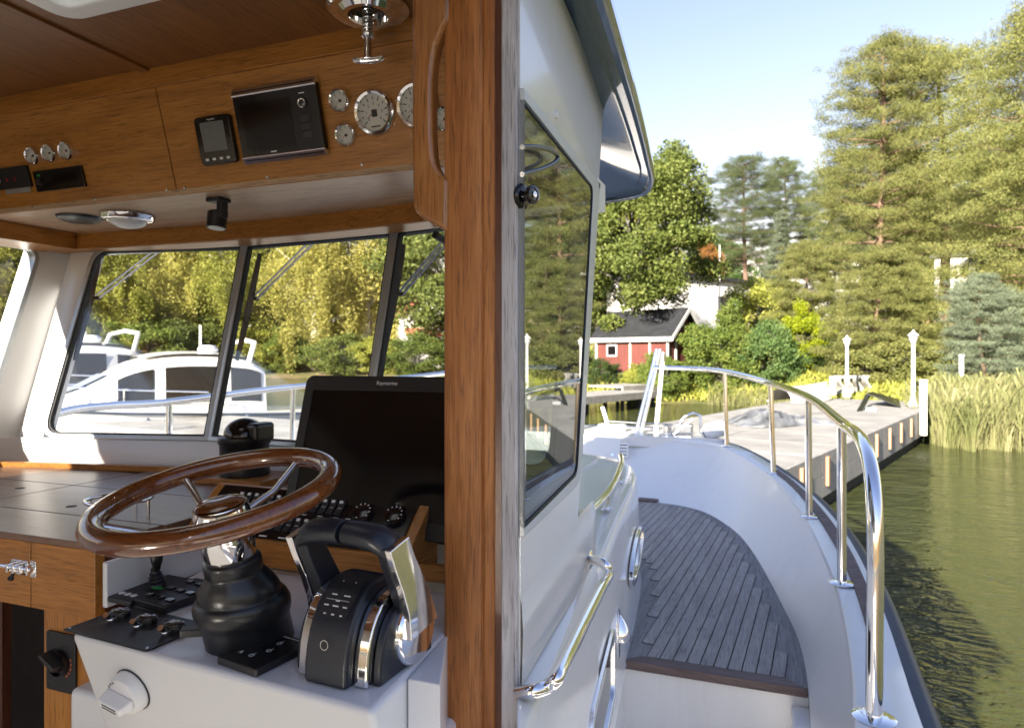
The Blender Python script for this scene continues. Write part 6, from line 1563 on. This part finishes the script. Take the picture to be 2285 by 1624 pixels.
pineC = make_pine(17, .05, 5.2, 16, 88, L['pine'], M['bark'], 14, .26, puff=.46, dens=.85, fill=290, needle=(.15, .030))
pineS = make_pine(8, .05, 3.0, 14, 60, L['bluepine'], M['bark'], 21, .28, needle=(.13, .028), flat=.7, puff=.28, dens=1.2, fill=200)
pineL = make_pine(9, .08, 3.8, 12, 80, L['pine'], M['bark'], 31, .32, lean=(1.6, .4), puff=.40, dens=.9, fill=150)
spruce = make_pine(10, .04, 2.0, 24, 40, L['bluepine'], M['bark_grey'], 41, 1.0, needle=(.13, .03), flat=.7, puff=.24, dens=1.8)
birch = make_broad(17, 4.0, 7.4, 9.2, 190, 330, .20, L['birch'], M['bark_birch'], 51, weep=True)
birch2 = make_broad(16, 3.7, 7.0, 8.4, 170, 330, .20, L['birch_green'], M['bark_birch'], 57, weep=True)
oak = make_broad(15, 5.0, 6.4, 8.2, 150, 210, .26, L['green'], M['bark_grey'], 61)
shrub = make_broad(4, 2.0, 2.0, 2.0, 120, 190, .12, L['bush'], M['bark_grey'], 71)
shrub2 = make_broad(3.4, 2.1, 1.7, 1.6, 110, 190, .12, L['bushgreen'], M['bark_grey'], 75)
# right side
plant('linden_tree', linden, 1412, 39.5, 318, 11, 'big bright green leafy tree hanging over the red hut', wide=1.02)
plant('pine_tree', pineB, 1662, 72, 352, 18, 'tall dark pine standing behind the white flat roofed house', rot=1.0, mat=L['pine_dark'], wide=1.0)
plant('pine_tree', pineB, 1752, 78, 356, 18, 'second dark pine close behind the blue green conifer', rot=2.6, mat=L['pine_dark'], wide=.75)
plant('conifer', spruce, 1738, 52, 468, 10, 'blue green pointed conifer on the slope left of the big pines', wide=1.15)
plant('maple_tree', oak, 1580, 66, 512, 15, 'orange and red autumn tree between leafy tree and dark pine', mat=L['orange'], wide=.45, rot=2)
plant('pine_tree', pineA, 1965, 42, 92, 19, 'tallest pale green pine, left of two tall ones on the right', rot=.4, wide=.95)
plant('pine_tree', pineB, 2098, 45, 112, 18, 'tall pine with bare trunk showing, right of the tallest pine', rot=2.2, wide=1.12)
plant('pine_tree', pineC, 2345, 34, 18, 17, 'big pine at the right edge of the picture', rot=1.3, wide=1.02)
plant('pine_tree', pineC, 2275, 50, 330, 17, 'shorter pine behind the one at the right edge', rot=3.3, wide=.95)
plant('leaning_pine', pineL, 1925, 34, 560, 9, 'low spreading pine with leaning trunk behind the dock lamp', rot=.3)
plant('leaning_pine', pineL, 1832, 40, 545, 9, 'low pine on the slope left of the leaning one', rot=2.4, wide=.85)
plant('leaning_pine', pineL, 2040, 38, 600, 9, 'low pine right of the leaning one, above the second lamp', rot=4.0, wide=.9)
plant('young_pine', pineS, 2192, 29.5, 618, 8, 'rounded blue green young pine above the reeds', wide=1.0)
plant('young_pine', pineS, 2360, 30, 600, 8, 'blue green young pine cut by the right picture edge', rot=2, wide=1.1)
plant('bush', shrub, 1612, 36.2, 684, 4, 'rounded yellow green bush at the water right of the red hut', 'bush', sink=.5, wide=.9)
plant('bush', shrub2, 1710, 36.0, 715, 3.4, 'dark green round bush right of the yellow green one', 'bush', sink=.5, wide=.78)
plant('bush', shrub, 1795, 37.5, 682, 4, 'glowing lime yellow bush left of the first lamp post', 'bush', rot=2, mat=L['lime'], sink=.3, wide=.78)
plant('bush', shrub2, 1705, 47, 622, 3.4, 'yellowish bush on the slope behind the round bush', 'bush', rot=1, mat=L['birch_green'], sink=.4)
plant('bush', shrub2, 1860, 37, 755, 3.4, 'dark bush between lime bush and leaning pine', 'bush', rot=1, mat=L['green'], sink=.4)
plant('bush', shrub, 1420, 36.4, 815, 4, 'small low bush on the bank below the red hut', 'bush', rot=4, mat=L['birch_green'], sink=.2, wide=1.3)
plant('bush', shrub2, 1345, 37, 800, 3.4, 'dark low bush on the bank left of the red hut', 'bush', rot=3, mat=L['green'], sink=.3)
plant('bush', shrub2, 1478, 35.6, 788, 3.4, 'low weedy bush in front of the red hut wall', 'bush', rot=2, mat=L['bush'], sink=.3, wide=1.0)
plant('bush', shrub2, 1990, 33, 752, 3.4, 'olive scrub behind the two lamp posts', 'bush', rot=5, mat=L['pine'], sink=.3, wide=1.4)
# wooded background behind the right shore
bg = [(1290, 62, 430, oak, None), (1385, 75, 400, oak, 'birch_green'), (1500, 80, 470, oak, None), (1600, 95, 500, oak, 'bushgreen'), (1850, 80, 380, pineA, 'pine_dark'), (1945, 75, 300, pineC, 'pine_dark'), (2050, 90, 360, oak, 'birch_green'), (2170, 80, 330, pineA, 'pine_dark'), (2330, 70, 240, pineC, None)]
bl_ = ['dark tree behind the wheelhouse window edge', 'yellowish tree behind the leafy tree', 'dark tree between leafy tree and autumn tree', 'distant tree behind the white flat roofed house', 'dark pine behind the left low pine', 'dark pine behind the tallest pine', 'yellow green tree behind the two tall pines', 'dark pine right of the two tall pines', 'pine in the second row at the right edge']
for (px, r, tp_, me, mt_), lb in zip(bg, bl_):
    plant('background_tree', me, px, r, tp_, {id(oak): 15, id(pineA): 19, id(pineC): 17}[id(me)], lb, group='trees behind the right shore', rot=px * .7, mat=L[mt_] if mt_ else None)
# left shore seen through the windscreen
lf = [(-150, 84, 380, pineA, 19, 'pine_dark', 'dark pine in the left part of the port window'), (30, 88, 420, pineC, 17, 'pine_dark', 'dark pine filling the port side window'), (150, 86, 470, oak, 15, 'birch_green', 'olive tree behind the port corner pillar'), (262, 84, 470, birch2, 16, None, 'yellow green birch right of the port corner pillar'), (372, 86, 440, birch, 17, None, 'olive yellow birch behind the first wiper arm'), (455, 92, 480, oak, 15, 'linden', 'dark green tree between the birches left of the first mullion'), (520, 84, 430, birch, 17, 'birch_green', 'bright yellow green birch behind the first mullion'), (610, 88, 450, oak, 15, 'birch_green', 'yellow green tree behind the second wiper'), (705, 80, 400, birch, 17, None, 'golden weeping birch left of the second mullion'), (815, 82, 380, birch, 17, None, 'golden weeping birch at the second mullion'), (900, 90, 420, birch2, 16, None, 'green birch behind the third wiper'), (1010, 70, 380, oak, 15, 'linden', 'light green tree behind the door post'), (1215, 58, 390, pineA, 19, None, 'pine behind the glass of the side window')]
for px, r, tp_, me, Ht, mt_, lb in lf:
    plant('shore_tree', me, px, r, tp_, Ht, lb, group='trees on the far shore', rot=px * .3, mat=L[mt_] if mt_ else None, wide=1.15)
lo_ = [(200, 84, 690), (330, 82, 700), (430, 83, 690), (560, 82, 720), (640, 80, 735), (760, 74, 745), (840, 72, 742), (930, 66, 745), (1250, 42, 745)]
ll = ['leftmost low thicket on the far shore', 'low thicket behind the moored boat canopy', 'low thicket behind the moored boat roof', 'low thicket just right of the first mullion', 'low green thicket in the middle pane', 'low thicket near the second mullion', 'grey green low bush at the second mullion', 'low bush below the white villa', 'low bush behind the side window']
for i, ((px, r, tp_), lb) in enumerate(zip(lo_, ll)):
    plant('thicket', (shrub, shrub2)[i % 2], px, r, tp_, (4, 3.4)[i % 2], lb, 'bush', 'low thickets on the far shore', rot=i, mat=L[('birch_green', 'bush', 'linden')[i % 3]], wide=1.35)
# distant wood closing the horizon
fv = []; ff = []
cents = []
for a in np.arange(-180, 180, 1.6):
    if -52 < a < -44 or a > 50 or a < -50: r = 150 + 20 * math.sin(a)
    else: r = 135 + 15 * math.sin(a * 1.7)
    t = math.radians(a); d = Fw * math.cos(t) + Rt * math.sin(t); z = ground(d.x * r, d.y * r)
    hh = 11 + 4 * noise.noise(V(a * .35, 0, 0))
    for k in range(3): cents.append(blob(90, (d.x * r + random.uniform(-2, 2), d.y * r + random.uniform(-2, 2), z + hh * (.25 + .28 * k)), (3.4, 3.4, hh * .24)))
me = leaf_mesh(cents, 1.1, .8, L['green'], 'distant_wood')
dw = bpy.data.objects.new('distant_wood', me); C.objects.link(dw); tag(dw, 'far off wood closing the horizon round the lake', None, kind='stuff')
# reeds
n = 17000; P = []; 
for i in range(n):
    a = random.uniform(30.4, 52) if i % 5 else random.uniform(30.4, 36); t = math.radians(a); r = random.uniform(20.0, 26.5) - .04 * (a - 31)
    if r < 21.0 + 1.1 * noise.noise(V(a * .9, 0, 5)): continue
    if a < 32.2 and r < 20.8 + (32.2 - a) * 1.5: continue
    d = Fw * math.cos(t) + Rt * math.sin(t); P.append((d.x * r, d.y * r))
for i in range(1500):
    a = random.uniform(16, 24); t = math.radians(a); R = np.interp(a, ANG, SHR); r = R + random.uniform(-.8, .6); d = Fw * math.cos(t) + Rt * math.sin(t); P.append((d.x * r, d.y * r))
vs = np.zeros((len(P), 6, 3)); 
for i, (x, y) in enumerate(P):
    z = max(-.1, ground(x, y)); hh = random.uniform(.9, 1.6) + .35 * noise.noise(V(x * .5, y * .5, 2)) if i < len(P) - 1500 else random.uniform(.3, .8)
    if ang_of(x, y) > 30 and math.hypot(x, y) > 25: hh *= .8
    th = random.uniform(0, math.pi); w_ = random.uniform(.005, .013); u = np.array((math.cos(th) * w_, math.sin(th) * w_, 0)); ln_ = np.array((random.gauss(.06, .2), random.gauss(0, .2), 0)) * hh
    b = np.array((x, y, z)); vs[i, 0] = b - u; vs[i, 1] = b + u; m_ = b + ln_ * .35 + (0, 0, hh * .6); vs[i, 2] = m_ + u; vs[i, 3] = m_ - u
    e = b + ln_ + (0, 0, hh); vs[i, 4] = e + u * (2.6 if i % 4 == 0 else .3); vs[i, 5] = e - u * (2.6 if i % 4 == 0 else .3)
base = np.arange(len(P))[:, None] * 6
fq = np.concatenate([base + np.array([0, 1, 2, 3]), base + np.array([3, 2, 4, 5])])
rd2 = numesh('reeds', vs.reshape(-1, 3), fq, L['reed']); tag(rd2, 'tall dry yellow green reeds along the water at the right', None, kind='stuff')
# rough grass and weeds on the banks
P = []
for i in range(16000):
    a = random.uniform(1, 34); t = math.radians(a); R = np.interp(a, ANG, SHR); r = R + random.expovariate(.22); d = Fw * math.cos(t) + Rt * math.sin(t); P.append((d.x * r, d.y * r))
g3 = np.array([(x, y, ground(x, y) + random.uniform(.02, .30)) for x, y in P])
v, f = leaves(g3, .42, .09, .0, (0, 0, 1.5)); gr2 = numesh('bank_grass', v, f, L['birch_green']); tag(gr2, 'rough grass and weeds covering the bank', None, kind='stuff')

# ================================================================== MOORED BOATS, LEFT
M['canvas'] = plain('blue grey canvas', (.16, .19, .24), .8, var=.12)
def cruiser(px, r, heading, Ls, label, arch=True, canvas=True):
    p = hpos(px, r); u = (Rt * math.cos(heading) + Fw * math.sin(heading)); v = V(-u.y, u.x, 0)
    t = thing('moored_cruiser', V(p.x, p.y, 0), label, 'boat', 'cruisers moored along the pontoon')
    s = Ls / 9.0
    P = lambda x, y, z: V(p.x, p.y, 0) + u * x * s + v * y * s + V(0, 0, z * s)
    st_ = [(-4.5, 1.35, .95), (-3, 1.5, 1.0), (-1, 1.55, 1.1), (1, 1.5, 1.22), (2.6, 1.2, 1.36), (3.8, .7, 1.5), (4.5, .05, 1.62)]
    rows = [[P(x, y * k, z) for k, z in ((.02, -.3), (.72, -.1), (.88, zz * .45), (1, zz))] for x, y, zz in st_]
    full_ = [r_[::-1] + [P(st_[i][0], -st_[i][1] * k, z) for k, z in ((.02, -.3), (.72, -.1), (.88, st_[i][2] * .45), (1, st_[i][2]))] for i, r_ in enumerate(rows)]
    hl_ = MB().loft(full_, caps=True).build('hull', M['gel'], t, smooth=60)
    MB().loft([[P(x, y, zz), P(x, 0, zz + .05), P(x, -y, zz)] for x, y, zz in st_]).build('deck', M['gel'], t, smooth=60)
    MB().tube([P(x, y + .01, zz - .05) for x, y, zz in st_] + [P(x, -y - .01, zz - .05) for x, y, zz in st_[::-1]], .035 * s, 6).build('strake', M['strake'], t)
    # cabin: rounded moulding lofted through smooth stations; window panes follow its side
    cs = cr([(-2.7, 1.12, 2.30), (-2.2, 1.17, 2.52), (-1.2, 1.18, 2.62), (-.1, 1.15, 2.60), (.7, 1.08, 2.42), (1.3, .98, 2.08), (2.0, .82, 1.72), (2.8, .55, 1.52), (3.3, .30, 1.44)], 27)
    sec = lambda c, k: [(c.y, .95), (c.y * 1.01, 1.05 + (c.z - 1.05) * .12), (c.y * .99, 1.05 + (c.z - 1.05) * .20), (c.y * .93, 1.05 + (c.z - 1.05) * .82), (c.y * .86, 1.05 + (c.z - 1.05) * .91), (c.y * .68, c.z - .03), (c.y * .35, c.z + .03), (0, c.z + .05)][k]
    rows = []
    for c in cs:
        hf_ = [sec(c, k) for k in range(8)]; rows.append([P(c.x, y, z) for y, z in hf_] + [P(c.x, -y, z) for y, z in hf_[-2::-1]])
    MB().loft(rows, caps=True).build('cabin', M['gel'], t, smooth=70)
    for sg_ in (-1, 1):
        for i0, i1 in ((1, 5), (6, 10), (11, 15)):
            rr_ = []
            for c in cs[i0:i1 + 1]:
                a, b = sec(c, 2), sec(c, 3); rr_.append([P(c.x, sg_ * (a[0] + .012), a[1]), P(c.x, sg_ * (b[0] + .016), b[1])])
            MB().loft(rr_).build('window', M['screen'], t, smooth=60)
    for y0, y1 in ((-.85, -.04), (.04, .85)):
        rr_ = []
        for c in cs[16:22]:
            rr_.append([P(c.x + .03, y0 * c.y * .8, c.z + .035), P(c.x + .03, y1 * c.y * .8, c.z + .035)])
        MB().loft(rr_).build('windscreen', M['screen'] if not canvas else M['canvas'], t, smooth=60)
    MB().loft([[P(c.x, c.y * .74, c.z + .06), P(c.x, 0, c.z + .13), P(c.x, -c.y * .74, c.z + .06)] for c in cs[0:13]]).build('roof_plate', M['gel'], t, smooth=60)
    MB().tube([P(4.3, .15, 1.6), P(4.9, 1.2, 1.0), P(5.3, 2.4, .95)], .015 * s, 5).build('mooring_line', M['lampwhite'], t)
    if arch:
        MB().tube([P(-2.2, 1.1, 2.4), P(-2.4, 1.0, 3.0), P(-2.45, 0, 3.1), P(-2.4, -1.0, 3.0), P(-2.2, -1.1, 2.4)], .07 * s, 8).build('arch', M['gel'], t)
    MB().lathe([(0, 0), (.26 * s, 0), (.28 * s, .1 * s), (.2 * s, .2 * s), (0, .22 * s)], T(*P(-1.4, 0, 2.72)), 18).build('radar_dome', M['white'], t)
    MB().tube([P(-1.2, 0, 2.7), P(-1.2, 0, 3.5)], .03 * s, 6).build('mast', M['white'], t)
    for sg_ in (-1, 1):
        MB().tube([P(x, sg_ * (y - .06), zz + .55) for x, y, zz in st_[2:]], .022 * s, 6).build('bow_rail', M['chrome'], t)
        for x, y, zz in st_[2:-1]: MB().tube([P(x, sg_ * (y - .06), zz), P(x, sg_ * (y - .06), zz + .55)], .018 * s, 6).build('stanchion', M['chrome'], t)
        for x in (-2, .5): MB().lathe([(0, -.35), (.10, -.28), (.11, .2), (.03, .3), (0, .32)], T(*P(x, sg_ * 1.66, .7)), 12).build('fender', M['strake'], t)
    return t
cruiser(345, 19.5, -2.45, 8.2, 'near white cruiser with blue grey canvas cover beyond the pontoon')
cruiser(95, 27, -2.2, 9.5, 'white cruiser with roof arch left of the canvas covered one', canvas=False)
cruiser(40, 30, -1.6, 9.0, 'white cruiser seen low in the port side window', arch=False, canvas=False)

# printed legends and other specks too small to pick apart singly
for o in bpy.data.objects:
    if o.parent and o.name.split('.')[0] in ('legend', 'ticks', 'scale', 'symbol', 'orange_scale', 'guides', 'lantern_bars'): o['kind'] = 'stuff'
